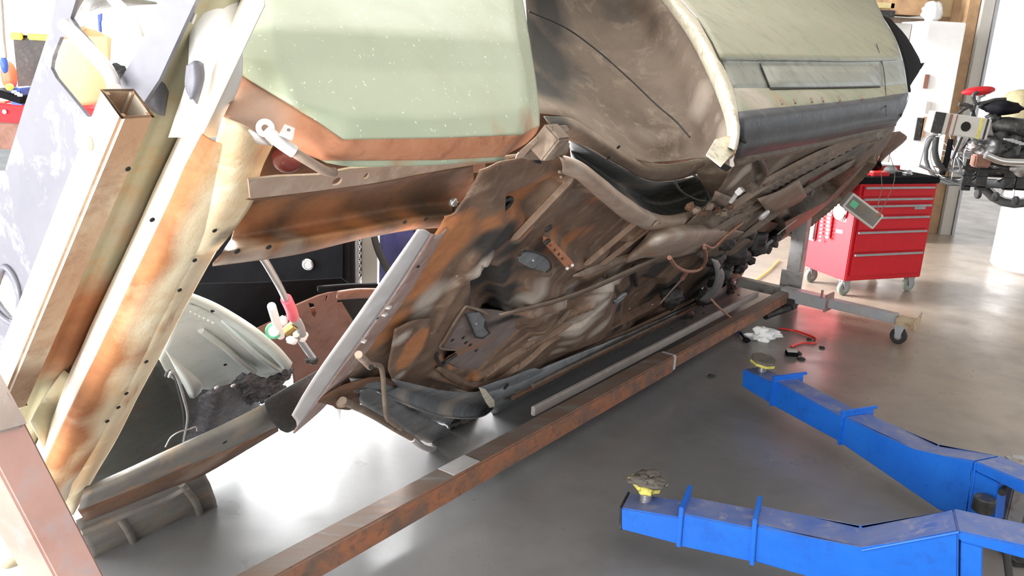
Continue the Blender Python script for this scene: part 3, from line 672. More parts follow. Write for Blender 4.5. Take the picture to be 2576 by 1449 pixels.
# pressed and bolted details on the pan
def ring_on(name, mat, px, py, z, r, rr, parent=A, n=18):
    c = P((px, py, z)); tube(name, mat, parent, [c + (U * math.cos(a) + T * math.sin(a)) * r for a in [2 * math.pi * k / n for k in range(n)]], rr, 1, 8, closed=True)
ring_on('drain_ring', grease, 1268, 516, -.325, .022, .006); disc('drain_hole', black_hole, A, P((1268, 516, -.318)), N, .018, .004, 18)
def cover(name, mat, pts, z, th=.006, screw=None):
    p = plate(name, mat, A, [(x, y, z) for x, y in pts], th)
    if screw: disc('bolt', steel, A, P((screw[0], screw[1], z - .002)), N, .006, .004, 10)
cover('access_cover', slate, [(1308, 645), (1318, 632), (1350, 636), (1378, 652), (1382, 672), (1372, 684), (1330, 672), (1308, 660)], -.358, screw=(1343, 656))
cover('access_cover', slate, [(1172, 790), (1206, 786), (1222, 808), (1220, 822), (1232, 838), (1214, 852), (1196, 848)], -.334, screw=(1200, 816))
tube('cover_edge', grease, A, [(1172, 790, -.336), (1196, 848, -.336), (1214, 852, -.336), (1232, 838, -.336), (1220, 822, -.336), (1222, 808, -.336)], .0025, lin=True)
tube('cover_edge', grease, A, [(1306, 644, -.36), (1318, 632, -.36), (1352, 636, -.36), (1380, 652, -.36), (1386, 674, -.36), (1374, 686, -.36)], .003)
tube('access_rim', dusty, A, [(1150, 880, -.335), (1108, 875, -.335), (1120, 850, -.335), (1165, 778, -.335), (1180, 772, -.335), (1212, 782, -.335), (1228, 790, -.335)], .004)
tube('access_rim', grease, A, [(1098, 888, -.335), (1100, 905, -.335), (1112, 918, -.335), (1128, 905, -.335), (1148, 892, -.335)], .006)
for p in ((1138, 856), (1165, 850), (1183, 868), (1198, 882), (1172, 862)): disc('bolt_hole', black_hole, A, P((p[0], p[1], -.3235)), N, .006, .003, 10)
# pierced strip
plate('pierced_strip', band_rust, A, [(1368, 596, -.345), (1386, 600, -.345), (1446, 664, -.36), (1442, 672, -.36), (1428, 678, -.36), (1368, 612, -.345)], .003,
      holes=[hole_px(1385, 617, 4, 4, 0, -.348, 7), hole_px(1396, 629, 4, 5, 0, -.35, 7), hole_px(1406, 640, 4, 5, 0, -.353, 7), hole_px(1415, 651, 4, 5, 0, -.356, 7)])
for p in ((1380, 575), (1376, 609)): ring_on('grommet', grease, p[0], p[1], -.35, .009, .004)
for p in ((1440, 667), (1427, 675)): blob('bolt', strap_m, A, P((p[0], p[1], -.365)), .006, .006, .006, rough=.1, sub=2)
for pts in ([(1348, 402), (1364, 405), (1360, 413), (1345, 409)], [(1432, 433), (1440, 436), (1436, 442), (1428, 438)]):
    plate('slot', black_hole, A, [(x, y, -.336) for x, y in pts], .002)
for p in ((1443, 415), (1460, 411), (1411, 445), (1407, 432), (1410, 433), (1150, 694), (1082, 838), (1245, 920), (1400, 885), (1355, 790), (1436, 780), (1480, 690)): blob('rivet', dusty, A, P((p[0], p[1], -.345)), .0045, .0045, .0045, rough=.1, sub=1)
surf('rust_patch_panel', pan_m, A, [
    [(993, 828, -.350), (1040, 806, -.350), (1086, 800, -.350)], [(984, 878, -.352), (1030, 862, -.352), (1072, 860, -.352)],
    [(976, 925, -.354), (1008, 918, -.354), (1052, 898, -.354)], [(984, 950, -.354), (998, 956, -.354), (1008, 962, -.354)]], 6, 6, .003,
    stains_and_shading=[((1055, 850, -.352), .05, 0, 1.3), ((1035, 885, -.352), .045, 0, 1.2), ((1020, 910, -.352), .03, 0, 1), ((1002, 945, -.352), .03, 2, .8), ((1010, 850, -.352), .035, 2, .7)])
surf('fuel_line', dusty, A, [[(1255, 790, -.365), (1450, 735, -.365), (1640, 652, -.365), (1760, 615, -.36), (1900, 590, -.36)], [(1262, 797, -.36), (1452, 745, -.36), (1642, 664, -.36), (1762, 626, -.36), (1900, 600, -.36)]], 2, 5, .003)
# body corner bracket by the fender end
surf('corner_bracket', dusty, A, [[(1300, 388, -.36), (1360, 350, -.37), (1385, 318, -.38)], [(1330, 400, -.35), (1375, 380, -.39), (1402, 345, -.39)], [(1400, 398, -.34), (1425, 385, -.37), (1432, 360, -.37)]], 4, 4, .003)
box('corner_block', dusty, A, P((1382, 358, -.405)), .022, .030, .022, U, T, N, .004)
plate('corner_block_lip', dusty, A, [(1384, 318, -.40), (1426, 316, -.36), (1432, 326, -.36), (1430, 372, -.36), (1404, 372, -.40), (1400, 345, -.41)], .004)
plate('tab', pinkrust, A, [(1350, 346, -.42), (1354, 352, -.42), (1316, 396, -.37), (1296, 400, -.36), (1302, 388, -.365)], .004)
# --- wheelhouse: hollow shell behind the arch
surf('wheelhouse', arch_m, A, [
    [(1310, -160, -.70, 'y'), (1500, -190, -.71, 'y'), (1620, -120, -.715, 'y'), (1700, -10, -.715, 'y'), (1762, 80, -.715, 'y'), (1815, 190, -.715, 'y'), (1845, 290, -.715, 'y'), (1850, 380, -.70, 'y'), (1812, 410, -.69, 'y')],
    [(1318, -80, -.62, 'y'), (1480, -110, -.62, 'y'), (1590, -60, -.64, 'y'), (1660, 20, -.655, 'y'), (1722, 110, -.66, 'y'), (1772, 210, -.66, 'y'), (1806, 300, -.655, 'y'), (1815, 370, -.64, 'y'), (1790, 398, -.62, 'y')],
    [(1322, 0, -.52, 'y'), (1450, -20, -.50, 'y'), (1550, 20, -.52, 'y'), (1620, 90, -.54, 'y'), (1670, 170, -.55, 'y'), (1712, 250, -.55, 'y'), (1740, 320, -.54, 'y'), (1760, 375, -.52, 'y'), (1750, 398, -.51, 'y')],
    [(1325, 90, -.46, 'y'), (1420, 80, -.45, 'y'), (1500, 110, -.45, 'y'), (1560, 170, -.46, 'y'), (1605, 230, -.47, 'y'), (1640, 290, -.475, 'y'), (1670, 350, -.47, 'y'), (1700, 385, -.46, 'y'), (1705, 402, -.46, 'y')],
    [(1328, 190, -.44, 'y'), (1400, 195, -.43, 'y'), (1460, 215, -.43, 'y'), (1510, 255, -.435, 'y'), (1555, 300, -.44, 'y'), (1595, 345, -.445, 'y'), (1625, 380, -.445, 'y'), (1650, 398, -.44, 'y'), (1660, 406, -.44, 'y')],
    [(1330, 285, -.46, 'y'), (1380, 288, -.46, 'y'), (1430, 298, -.455, 'y'), (1480, 325, -.455, 'y'), (1520, 355, -.455, 'y'), (1560, 385, -.455, 'y'), (1595, 400, -.455, 'y'), (1625, 408, -.45, 'y'), (1640, 410, -.45, 'y')]],
    6, 7, 0.003, wob=.004, wscale=9,
    stains_and_shading=[((1560, 30, -.52, 'y'), .10, 1, .38), ((1620, 60, -.58, 'y'), .06, 1, .42), ((1680, 130, -.6, 'y'), .05, 1, .3), ((1370, 120, -.46, 'y'), .17, 1, .8), ((1370, 20, -.48, 'y'), .17, 1, .75), ((1360, 210, -.44, 'y'), .12, 1, .7), ((1440, 150, -.45, 'y'), .10, 1, .35), ((1780, 330, -.64, 'y'), .08, 2, .6), ((1760, 250, -.62, 'y'), .08, 2, .5), ((1700, 200, -.6, 'y'), .08, 2, .42), ((1790, 380, -.64, 'y'), .05, 2, .7), ((1840, 375, -.70, 'y'), .025, 0, .9), ((1640, 310, -.5, 'y'), .09, 2, .3), ((1520, 340, -.46, 'y'), .1, 2, .2)])  # dark marks at the left paint the shade of the deep side
tube('seam', grease, A, [(1330, 28, -.520, 'y'), (1420, 68, -.490, 'y'), (1500, 125, -.483, 'y'), (1580, 195, -.500, 'y'), (1650, 262, -.530, 'y'), (1700, 305, -.55, 'y'), (1735, 345, -.56, 'y')], .0028)
surf('wheelhouse_lower', dusty, A, [
    [(1368, 292, -.26), (1440, 300, -.26), (1520, 352, -.26), (1600, 400, -.26), (1690, 412, -.26), (1790, 392, -.26)],
    [(1388, 318, -.285), (1450, 325, -.285), (1530, 372, -.285), (1610, 420, -.285), (1700, 430, -.285), (1800, 404, -.285)],
    [(1430, 352, -.27), (1480, 370, -.27), (1550, 412, -.27), (1625, 450, -.27), (1700, 452, -.27), (1790, 425, -.27)]], 5, 6, .003, wob=.002, stains_and_shading=[((1400, 300, -.27), .08, 1, .6), ((1500, 385, -.27), .04, 0, .4)])
for p in ((1531, 397), (1556, 370)): disc('bolt_hole', black_hole, A, P((p[0], p[1], -.288)), N, .006, .003, 10)
# pocket between the wheelhouse and the rear rail
surf('spring_pocket', slate, A, [
    [(1430, 345, -.25), (1500, 385, -.25), (1570, 425, -.25), (1640, 455, -.25), (1720, 452, -.25), (1800, 425, -.25)],
    [(1435, 378, -.16), (1500, 425, -.16), (1570, 470, -.16), (1650, 505, -.16), (1730, 490, -.14), (1830, 450, -.16)],
    [(1440, 400, -.26), (1500, 445, -.26), (1570, 495, -.26), (1650, 540, -.26), (1730, 525, -.24), (1850, 470, -.26)],
    [(1440, 412, -.33), (1500, 462, -.33), (1570, 510, -.33), (1655, 552, -.33), (1735, 540, -.32), (1850, 490, -.33)]], 6, 6, .003, wob=.003,
    stains_and_shading=[((1450, 385, -.2), .08, 1, .3), ((1600, 470, -.2), .14, 2, .45), ((1690, 500, -.22), .10, 2, .5)])
disc('shock_hole', black_hole, A, P((1745, 462, -.262)), N - T * .5, .055, .004, 24)
tube('shock_hole_rim', slate, A, [(1705, 440, -.268), (1700, 462, -.268), (1722, 488, -.268), (1760, 505, -.268), (1782, 500, -.268), (1768, 462, -.268), (1738, 436, -.268)], .005, closed=True)
surf('pocket_wall', dusty, A, [[(1745, 418, -.27), (1790, 402, -.29), (1836, 395, -.31)], [(1760, 450, -.29), (1790, 450, -.32), (1836, 420, -.35)], [(1795, 502, -.31), (1815, 475, -.345), (1850, 430, -.375)]], 5, 5, .003, stains_and_shading=[((1790, 440, -.32), .03, 2, .5)])
plate('dark_gap', black_hole, A, [(1782, 392, -.40), (1800, 388, -.40), (1822, 412, -.40), (1842, 422, -.40), (1828, 432, -.40), (1808, 422, -.40)], .004)
# rear rail that kicks up beside the pan
surf('kick_rail', pinkrust, A, [
    [(1400, 388, -.345), (1460, 408, -.345), (1520, 452, -.345), (1580, 500, -.345), (1650, 538, -.345), (1700, 540, -.345), (1770, 520, -.345)],
    [(1410, 398, -.375), (1465, 420, -.378), (1520, 464, -.378), (1580, 513, -.378), (1650, 551, -.378), (1705, 556, -.375), (1775, 545, -.37)],
    [(1415, 418, -.375), (1460, 440, -.378), (1512, 484, -.378), (1572, 534, -.378), (1640, 570, -.378), (1700, 578, -.375), (1775, 570, -.37)],
    [(1415, 436, -.34), (1455, 455, -.34), (1505, 498, -.34), (1565, 547, -.34), (1635, 582, -.34), (1698, 590, -.34), (1775, 585, -.34)]], 4, 7, .003, wob=.002,
    stains_and_shading=[((1540, 505, -.37), .1, 1, .22), ((1620, 560, -.37), .07, 2, .5), ((1440, 425, -.37), .06, 2, .4)])
surf('rail_boss', pinkrust, A, [
    [(1560, 660, -.33), (1610, 610, -.34), (1640, 575, -.35), (1700, 560, -.36), (1790, 560, -.37)],
    [(1580, 662, -.35), (1630, 615, -.40), (1670, 595, -.42), (1730, 580, -.42), (1820, 575, -.40)],
    [(1620, 648, -.35), (1650, 635, -.41), (1700, 615, -.43), (1770, 600, -.43), (1860, 580, -.40)],
    [(1660, 652, -.34), (1690, 650, -.37), (1740, 640, -.39), (1810, 612, -.39), (1885, 590, -.37)]], 5, 6, .003, wob=.003,
    stains_and_shading=[((1640, 640, -.40), .045, 0, .55), ((1650, 600, -.41), .06, 2, .7), ((1700, 590, -.42), .06, 2, .5), ((1740, 640, -.39), .10, 1, .7), ((1820, 610, -.4), .12, 1, .55)])  # pale marks on the bulge paint its highlight
ring_on('eyelet', dusty, 1652, 563, -.39, .012, .005)
# --- arch lip: cream flange that follows the opening
lipo = [(1672, -40), (1718, 10), (1765, 65), (1808, 140), (1840, 215), (1857, 285), (1858, 340), (1852, 378)]
lipi = [(1640, -40), (1690, 20), (1735, 80), (1775, 155), (1808, 230), (1830, 290), (1838, 340), (1832, 372)]
surf('arch_lip', lip_m, A, [[(x, y, -.728, 'y') for x, y in lipo], [(x + 4, y + 1, -.752, 'y') for x, y in [((a[0] + b[0]) / 2, (a[1] + b[1]) / 2) for a, b in zip(lipo, lipi)]], [(x, y, -.725, 'y') for x, y in lipi], [(x - 8, y + 4, -.70, 'y') for x, y in lipi]], 4, 8, .004, wob=.002,
     stains_and_shading=[((1850, 372, -.73, 'y'), .02, 0, .9), ((1845, 300, -.74, 'y'), .04, 1, .28)])
plate('lip_tip', lip_m, A, [(1838, 340, -.724, 'y'), (1856, 352, -.724, 'y'), (1846, 382, -.724, 'y'), (1815, 418, -.724, 'y'), (1778, 388, -.724, 'y'), (1800, 350, -.724, 'y')], .004, stains_and_shading=[((1850, 375, -.724, 'y'), .02, 0, 1), ((1835, 395, -.724, 'y'), .015, 0, .9), ((1800, 370, -.724, 'y'), .05, 2, .8)])
# --- quarter panel behind the arch
def qrow(pts, y): return [(a, b, y, 'y') for a, b in pts]
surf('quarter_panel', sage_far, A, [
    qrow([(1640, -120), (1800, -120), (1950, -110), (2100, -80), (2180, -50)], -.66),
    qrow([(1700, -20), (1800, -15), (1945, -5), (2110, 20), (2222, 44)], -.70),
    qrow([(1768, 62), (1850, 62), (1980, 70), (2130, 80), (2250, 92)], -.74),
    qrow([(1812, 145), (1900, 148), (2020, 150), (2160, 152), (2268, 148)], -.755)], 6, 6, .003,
    stains_and_shading=[((1990, 40, -.72, 'y'), .22, 2, .25), ((1900, 20, -.72, 'y'), .05, 0, .35), ((1935, 35, -.72, 'y'), .05, 0, .3), ((2230, 80, -.72, 'y'), .09, 0, .3), ((1900, 245, -.74, 'y'), .16, 2, .5), ((2050, 240, -.74, 'y'), .2, 2, .3)])
surf('quarter_lower_band', sage_shaded, A, [
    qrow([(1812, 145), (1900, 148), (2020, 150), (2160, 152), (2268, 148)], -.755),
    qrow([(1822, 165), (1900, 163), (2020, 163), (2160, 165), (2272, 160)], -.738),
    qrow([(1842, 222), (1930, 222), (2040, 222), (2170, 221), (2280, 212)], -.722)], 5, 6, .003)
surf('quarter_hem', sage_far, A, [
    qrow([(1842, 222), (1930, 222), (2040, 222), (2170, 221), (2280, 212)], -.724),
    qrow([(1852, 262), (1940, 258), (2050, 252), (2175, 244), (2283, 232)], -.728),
    qrow([(1854, 290), (1940, 282), (2050, 270), (2175, 257), (2283, 243)], -.726)], 4, 6, .003, stains_and_shading=[((1900, 245, -.73, 'y'), .16, 2, .5), ((2050, 240, -.73, 'y'), .2, 2, .3), ((1960, 250, -.73, 'y'), .05, 0, .4)])
surf('recessed_panel', sage_shaded, A, [qrow([(1916, 166), (2060, 167), (2207, 168)], -.743), qrow([(1938, 220), (2080, 219), (2214, 216)], -.729)], 3, 4, .004, lin=True)
for a in ([(1912, 160), (1938, 222)], [(1938, 223), (2214, 218)], [(2205, 110), (2222, 170), (2228, 232), (2230, 290)]):
    tube('panel_seam', grease, A, [(x, y, -.758 if y < 130 else -.744 if y < 175 else -.729 if y < 235 else -.735, 'y') for x, y in a], .0024)
surf('rocker_roll', black_band, A, [
    qrow([(1856, 282), (1950, 272), (2060, 262), (2170, 250), (2283, 234)], -.738),
    qrow([(1858, 300), (1950, 290), (2060, 276), (2170, 262), (2282, 246)], -.742),
    qrow([(1860, 330), (1950, 316), (2060, 300), (2172, 282), (2278, 268)], -.72),
    qrow([(1858, 356), (1950, 340), (2060, 322), (2175, 300), (2268, 290)], -.69),
    qrow([(1852, 380), (1950, 362), (2060, 342), (2175, 318), (2258, 305)], -.66),
    qrow([(1850, 398), (1950, 378), (2060, 357), (2175, 331), (2254, 316)], -.60)], 5, 7, .003, wob=.002)
for xx in (1965, 1998, 2040, 2068, 2110, 2168): tube('clip_stub', dusty, A, [(xx, 252 - (xx - 1965) * .06, -.748, 'y'), (xx + 3, 262 - (xx - 1965) * .06, -.75, 'y')], .004)
disc('bolt_hole', black_hole, A, P((1868, 352, -.70, 'y')), T, .014, .004, 14)
surf('rear_edge', slate, A, [qrow([(2222, 44), (2250, 92), (2270, 150), (2281, 212), (2283, 250), (2268, 292)], -.70), qrow([(2226, 52), (2252, 95), (2272, 150), (2282, 212), (2284, 250), (2266, 296)], -.62)], 2, 5, .003)
surf('bumper_end', black_p, A, [
    qrow([(2216, 38), (2240, 75), (2262, 125), (2276, 180), (2284, 228)], -.66),
    qrow([(2240, 48), (2275, 90), (2298, 135), (2308, 170), (2296, 200)], -.64),
    qrow([(2232, 44), (2270, 80), (2298, 122), (2316, 165), (2290, 214)], -.58)], 4, 6, .006)
plate('bumper_bracket', black_p, A, [(2288, 160, -.62, 'y'), (2326, 158, -.62, 'y'), (2318, 172, -.62, 'y'), (2302, 188, -.62, 'y'), (2290, 216, -.62, 'y'), (2292, 230, -.62, 'y'), (2282, 228, -.62, 'y'), (2278, 190, -.62, 'y')], .01)
# --- rear underside, long pressings running to the tail
heightfield('rear_underside', under_rear,
    [(1850, 384), (1950, 364), (2060, 344), (2175, 318), (2256, 305), (2240, 350), (2180, 440), (2110, 505), (2050, 550), (1990, 590), (1905, 640), (1760, 650), (1700, 590), (1795, 500), (1840, 430)],
    [('rib', [(1880, 470), (2050, 390), (2220, 320)], .03, -.035), ('rib', [(1780, 560), (1980, 440), (2200, 330)], .03, -.035), ('rib', [(1800, 600), (2000, 480), (2190, 370)], .03, .03),
     ('rib', [(1860, 400), (2200, 322)], .05, -.02), ('zone', [(1960, 520), (2080, 430), (2160, 420), (2110, 490), (2000, 560)], .06, .10), ('zone', [(1880, 600), (1960, 540), (1990, 570), (1930, 640)], .06, .08),
     ('rib', [(1990, 590), (2110, 490), (2190, 400)], .04, -.05), ('rib', [(1900, 395), (1915, 450)], .03, .02), ('rib', [(1700, 600), (1850, 560), (1960, 500)], .05, -.03)],
    [((2050, 470, -.38), .16, 1, .6), ((1960, 560, -.38), .12, 1, .7), ((1900, 600, -.38), .14, 1, .8), ((1880, 420, -.38), .08, 2, .6), ((1850, 450, -.38), .06, 2, .65), ((1960, 410, -.38), .12, 2, .3), ((2120, 360, -.38), .25, 2, .25), ((2150, 400, -.38), .12, 1, .4)],
    0.016, -.385)
for pts, w, h, m_ in (([(1870, 398), (2050, 362), (2230, 318)], .03, .018, under_rear), ([(1800, 540), (1965, 438), (2190, 332)], .022, .022, dusty), ([(1775, 590), (1960, 480), (2195, 352)], .024, .022, under_rear),
                      ([(1850, 606), (2015, 482), (2150, 402)], .026, .024, under_rear), ([(1890, 470), (2040, 392), (2150, 345)], .016, .014, dusty), ([(2000, 585), (2110, 500), (2190, 410)], .02, .02, dusty), ([(1905, 385), (1925, 430), (1900, 470)], .014, .012, under_rear)):
    channel('pressed_rib', m_, pts, w, h, -.395, A)
# boxes, brackets and bolts on the rear underside
surf('tank_strap', dusty, A, [[(1905, 500, -.43), (1960, 480, -.43), (2010, 452, -.43)], [(1935, 540, -.42), (2000, 515, -.42), (2030, 492, -.42)]], 3, 4, .003)
surf('spring_hanger', dusty, A, [[(1800, 480, -.40), (1850, 500, -.40), (1900, 520, -.40)], [(1790, 505, -.40), (1842, 528, -.40), (1890, 545, -.40)]], 3, 3, .003)
for i in range(7):
    a = (1735 + i * 17, 520 + (i % 3) * 9, -.41)
    blob('lump_of_dirt', dusty if i % 2 else brown, A, P(a), .022, .014, .012, U, T, N, .5)
tube('shock_bolt', strap_m, A, [(1838, 508, -.44), (1852, 490, -.44)], .008); box('bolt_head', strap_m, A, P((1861, 481, -.44)), .013, .013, .010, U, T, N, .002)
ring_on('eyelet', strap_m, 1922, 541, -.43, .022, .010); ring_on('eyelet', slate, 1934, 612, -.43, .022, .009)
tube('chrome_line', steel, A, [(1955, 590, -.44), (1980, 570, -.44), (2004, 552, -.44)], .003)
plate('lower_wing', under_rear, A, [(1975, 560, -.42), (2080, 505, -.42), (2165, 420, -.42), (2180, 410, -.42), (2112, 490, -.42), (2045, 545, -.42), (1978, 592, -.42)], .004)
surf('tail_bracket', brown, A, [[(2216, 345, -.34), (2240, 335, -.34), (2264, 330, -.34)], [(2212, 395, -.34), (2240, 370, -.34), (2280, 350, -.34)], [(2180, 445, -.34), (2205, 420, -.34), (2222, 398, -.34)]], 4, 4, .006)
# --- differential and greasy clutter near the tail
for i, (x, y, s) in enumerate([(1900, 610, .10), (1850, 640, .10), (1945, 600, .07), (1880, 580, .07), (1810, 690, .10), (1795, 650, .08), (1835, 720, .07), (1770, 745, .09), (1820, 610, .07), (1930, 625, .05), (1720, 790, .08), (1690, 745, .08), (1860, 672, .06)]):
    blob('greasy_casting', grease, A, P((x, y, -.37)), s, s * .7, s * .6, U, T, N, .55, 9)
for p in ((1888, 655), (1862, 668), (1847, 742), (1838, 728)): blob('greasy_nub', grease, A, P((p[0], p[1], -.36)), .03, .03, .03, rough=.4)
surf('sub_bracket', slate, A, [[(1790, 650, -.43), (1800, 690, -.44), (1790, 725, -.44), (1760, 755, -.43)], [(1806, 655, -.42), (1822, 695, -.42), (1808, 735, -.42), (1780, 765, -.42)]], 3, 5, .005)
disc('bolt_hole', black_hole, A, P((1791, 680, -.447)), N, .008, .003, 10)
tube('hose_loop', copper, A, [(1684, 648, -.42), (1700, 670, -.42), (1728, 682, -.42), (1758, 678, -.42), (1775, 655, -.42), (1772, 622, -.42)], .009)
tube('hose_loop', copper, A, [(1772, 616, -.42), (1795, 622, -.42), (1830, 590, -.42), (1868, 560, -.42)], .007)
tube('hose_end', copper, A, [(1728, 682, -.42), (1724, 690, -.42), (1716, 702, -.42)], .010)
tube('brake_line', dusty, A, [(1716, 702, -.42), (1690, 730, -.42), (1662, 762, -.42)], .004)
tube('hanging_stud', grease, A, [(1842, 712, -.40), (1844, 730, -.40), (1850, 746, -.40)], .010)
for p in ((1545, 755), (1582, 775), (1640, 765)):
    blob('bolt', steel, A, P((p[0], p[1], -.37)), .006, .012, .004, rough=.2)
ring_on('eyelet', slate, 1560, 750, -.36, .028, .008)
# --- far lower edge: sill of the body
surf('sill', slate, A, [
    [(1215, 985, -.36), (1320, 945, -.36), (1450, 890, -.36), (1600, 830, -.36), (1750, 760, -.36), (1860, 700, -.36)],
    [(1225, 1010, -.385), (1330, 968, -.385), (1450, 915, -.385), (1600, 852, -.385), (1750, 778, -.385), (1862, 712, -.385)],
    [(1250, 1050, -.36), (1360, 990, -.36), (1470, 935, -.36), (1610, 868, -.36), (1760, 790, -.36), (1870, 722, -.36)]], 4, 7, .004, wob=.004,
    stains_and_shading=[((1280, 990, -.37), .06, 1, .7), ((1500, 900, -.37), .15, 0, .35), ((1640, 850, -.37), .1, 1, .6), ((1700, 800, -.37), .15, 1, .5)])
tube('sill_rib', brown, A, [(1290, 1000, -.39), (1400, 945, -.39), (1500, 895, -.39), (1620, 840, -.39), (1760, 765, -.39)], .012)
tube('sill_rib', under_rear, A, [(1340, 970, -.395), (1440, 920, -.395), (1560, 862, -.395), (1700, 795, -.395)], .010)
surf('sill_gusset', slate, A, [
    [(1206, 975, -.365), (1290, 945, -.365), (1345, 925, -.365)], [(1225, 1020, -.37), (1310, 985, -.38), (1385, 940, -.37)], [(1250, 1062, -.35), (1330, 1020, -.35), (1400, 975, -.35)]], 4, 5, .003, wob=.004, stains_and_shading=[((1260, 1000, -.37), .07, 1, .6)])
disc('oval_hole', black_hole, A, P((1273, 972, -.385)), N + T * .3, .015, .003, 16)
ring_on('rubber_ring', black_r, 1298, 1046, -.38, .016, .010); ring_on('rubber_ring', black_r, 1322, 1025, -.39, .018, .012)
blob('torn_sealer', grease, A, P((1180, 1050, -.34)), .10, .035, .02, U, T, N, .6); blob('torn_sealer', grease, A, P((1160, 1085, -.34)), .05, .04, .02, U, T, N, .7)
surf('torn_lining', grease, A, [[(1100, 1040, -.33), (1200, 1046, -.33), (1280, 1030, -.33), (1360, 985, -.33), (1420, 950, -.33)], [(1128, 1075, -.33), (1200, 1076, -.33), (1280, 1052, -.33), (1350, 1012, -.33), (1420, 975, -.33)], [(1140, 1108, -.33), (1190, 1096, -.33), (1260, 1068, -.33), (1330, 1032, -.33), (1400, 1000, -.33)]], 4, 5, .004, wob=.01, wscale=16)
surf('inner_flange', slate, A, [[(880, 950, -.345), (960, 960, -.345), (1060, 1010, -.345), (1150, 1040, -.345)], [(890, 985, -.345), (970, 1005, -.345), (1050, 1045, -.345), (1130, 1070, -.345)]], 4, 5, .003, wob=.004)
# --- lower arm shaped like a scoop
surf('control_arm', slate, A, [
    [(985, 952, -.38), (1060, 972, -.38), (1130, 985, -.38), (1190, 988, -.38), (1222, 982, -.38), (1240, 1000, -.38)],
    [(1000, 975, -.355), (1070, 1000, -.35), (1130, 1012, -.35), (1190, 1018, -.35), (1220, 1018, -.355), (1238, 1018, -.36)],
    [(960, 985, -.37), (1050, 1020, -.37), (1110, 1040, -.37), (1170, 1046, -.37), (1215, 1042, -.37), (1240, 1028, -.375)],
    [(948, 985, -.395), (1040, 1026, -.40), (1100, 1046, -.40), (1165, 1054, -.40), (1215, 1048, -.40), (1243, 1030, -.395)]], 5, 7, .003, wob=.002,
    stains_and_shading=[((1090, 980, -.37), .05, 1, .45), ((1185, 1025, -.36), .02, 1, .7), ((1140, 1050, -.4), .12, 2, .5), ((1030, 1022, -.4), .09, 2, .5), ((1235, 1000, -.375), .02, 0, .5), ((1232, 1015, -.375), .03, 2, .75)])
plate('arm_tip', lip_m, A, [(1205, 975, -.392), (1222, 980, -.392), (1244, 1008, -.392), (1244, 1022, -.392), (1232, 1026, -.392), (1222, 1012, -.392), (1214, 996, -.392)], .003)
surf('splash_plate', slate, A, [
    [(905, 980, -.35), (960, 985, -.35), (1040, 1035, -.35), (1095, 1062, -.35), (1120, 1070, -.35)],
    [(905, 1005, -.35), (965, 1015, -.35), (1030, 1062, -.35), (1085, 1088, -.35), (1142, 1095, -.35)],
    [(915, 1025, -.34), (980, 1060, -.34), (1020, 1092, -.34), (1070, 1112, -.34), (1135, 1116, -.34)]], 4, 6, .003, wob=.006, wscale=14, stains_and_shading=[((1000, 1050, -.35), .1, 2, .22)])
tube('lower_pipe', dusty, A, [(862, 1008, -.37), (930, 1040, -.37), (1000, 1082, -.37), (1040, 1105, -.37), (1068, 1126, -.37), (1100, 1130, -.37), (1130, 1118, -.37)], .011)
tube('lower_pipe', strap_m, A, [(1036, 1105, -.375), (1062, 1124, -.375), (1085, 1131, -.375), (1110, 1127, -.375)], .011)
tube('bent_rod', dusty, A, [(900, 896, -.40), (925, 915, -.40), (955, 920, -.40), (963, 945, -.40), (966, 990, -.40), (972, 1048, -.40), (985, 1062, -.40), (1010, 1080, -.39)], .0065)
tube('stub_pipe', pinkrust, A, [(902, 892, -.41), (932, 922, -.41)], .009); disc('bolt_hole', black_hole, A, P((934, 924, -.425)), P((934, 924, -.42)) - P((902, 892, -.41)), .006, .003, 10)
surf('lower_flange', brown, A, [[(790, 1010, -.35), (850, 975, -.35), (930, 950, -.35), (1000, 955, -.35)], [(830, 1020, -.34), (870, 1008, -.34), (935, 985, -.34), (1000, 980, -.34)], [(850, 1030, -.33), (880, 1030, -.33), (905, 1015, -.33), (960, 1000, -.33)]], 4, 5, .003, wob=.006, wscale=14)
blob('nut', dusty, A, P((862, 1012, -.36)), .018, .014, .014, U, T, N, .3)
# --- bare steel angle strap across the opening
surf('angle_strap', strap_m, A, [
    [(1050, 578, -.35), (1010, 636, -.35), (950, 722, -.35), (880, 822, -.35), (810, 920, -.35), (762, 995, -.35), (734, 1045, -.35)],
    [(1068, 578, -.352), (1030, 640, -.352), (975, 722, -.352), (905, 822, -.352), (835, 922, -.352), (784, 1000, -.352), (745, 1060, -.352)],
    [(1084, 588, -.352), (1048, 645, -.352), (1000, 722, -.352), (928, 826, -.352), (852, 930, -.352), (795, 1010, -.352), (748, 1075, -.352)]], 3, 6, .003)
surf('angle_flange', strap_r, A, [
    [(1084, 588, -.352), (1048, 645, -.352), (1000, 722, -.352), (928, 826, -.352), (852, 930, -.352), (795, 1010, -.352), (737, 1088, -.352)],
    [(1105, 590, -.338), (1066, 655, -.338), (1018, 728, -.338), (946, 832, -.338), (868, 934, -.338), (806, 1016, -.338), (738, 1090, -.338)],
    [(1128, 570, -.325), (1090, 638, -.325), (1035, 735, -.325), (962, 840, -.325), (884, 940, -.325), (815, 1024, -.325), (740, 1090, -.325)]], 3, 6, .003,
    stains_and_shading=[((970, 790, -.34), .03, 2, .8), ((900, 905, -.34), .03, 2, .7), ((1060, 640, -.34), .05, 1, .15)])
for p in ((976, 772), (966, 790), (913, 857), (899, 888)): blob('weld', strap_m, A, P((p[0], p[1], -.35)), .009, .009, .005, rough=.4)
for p in ((1052, 671), (949, 800), (826, 964)): disc('bolt_hole', black_hole, A, P((p[0], p[1], -.352)), N, .004, .003, 8)
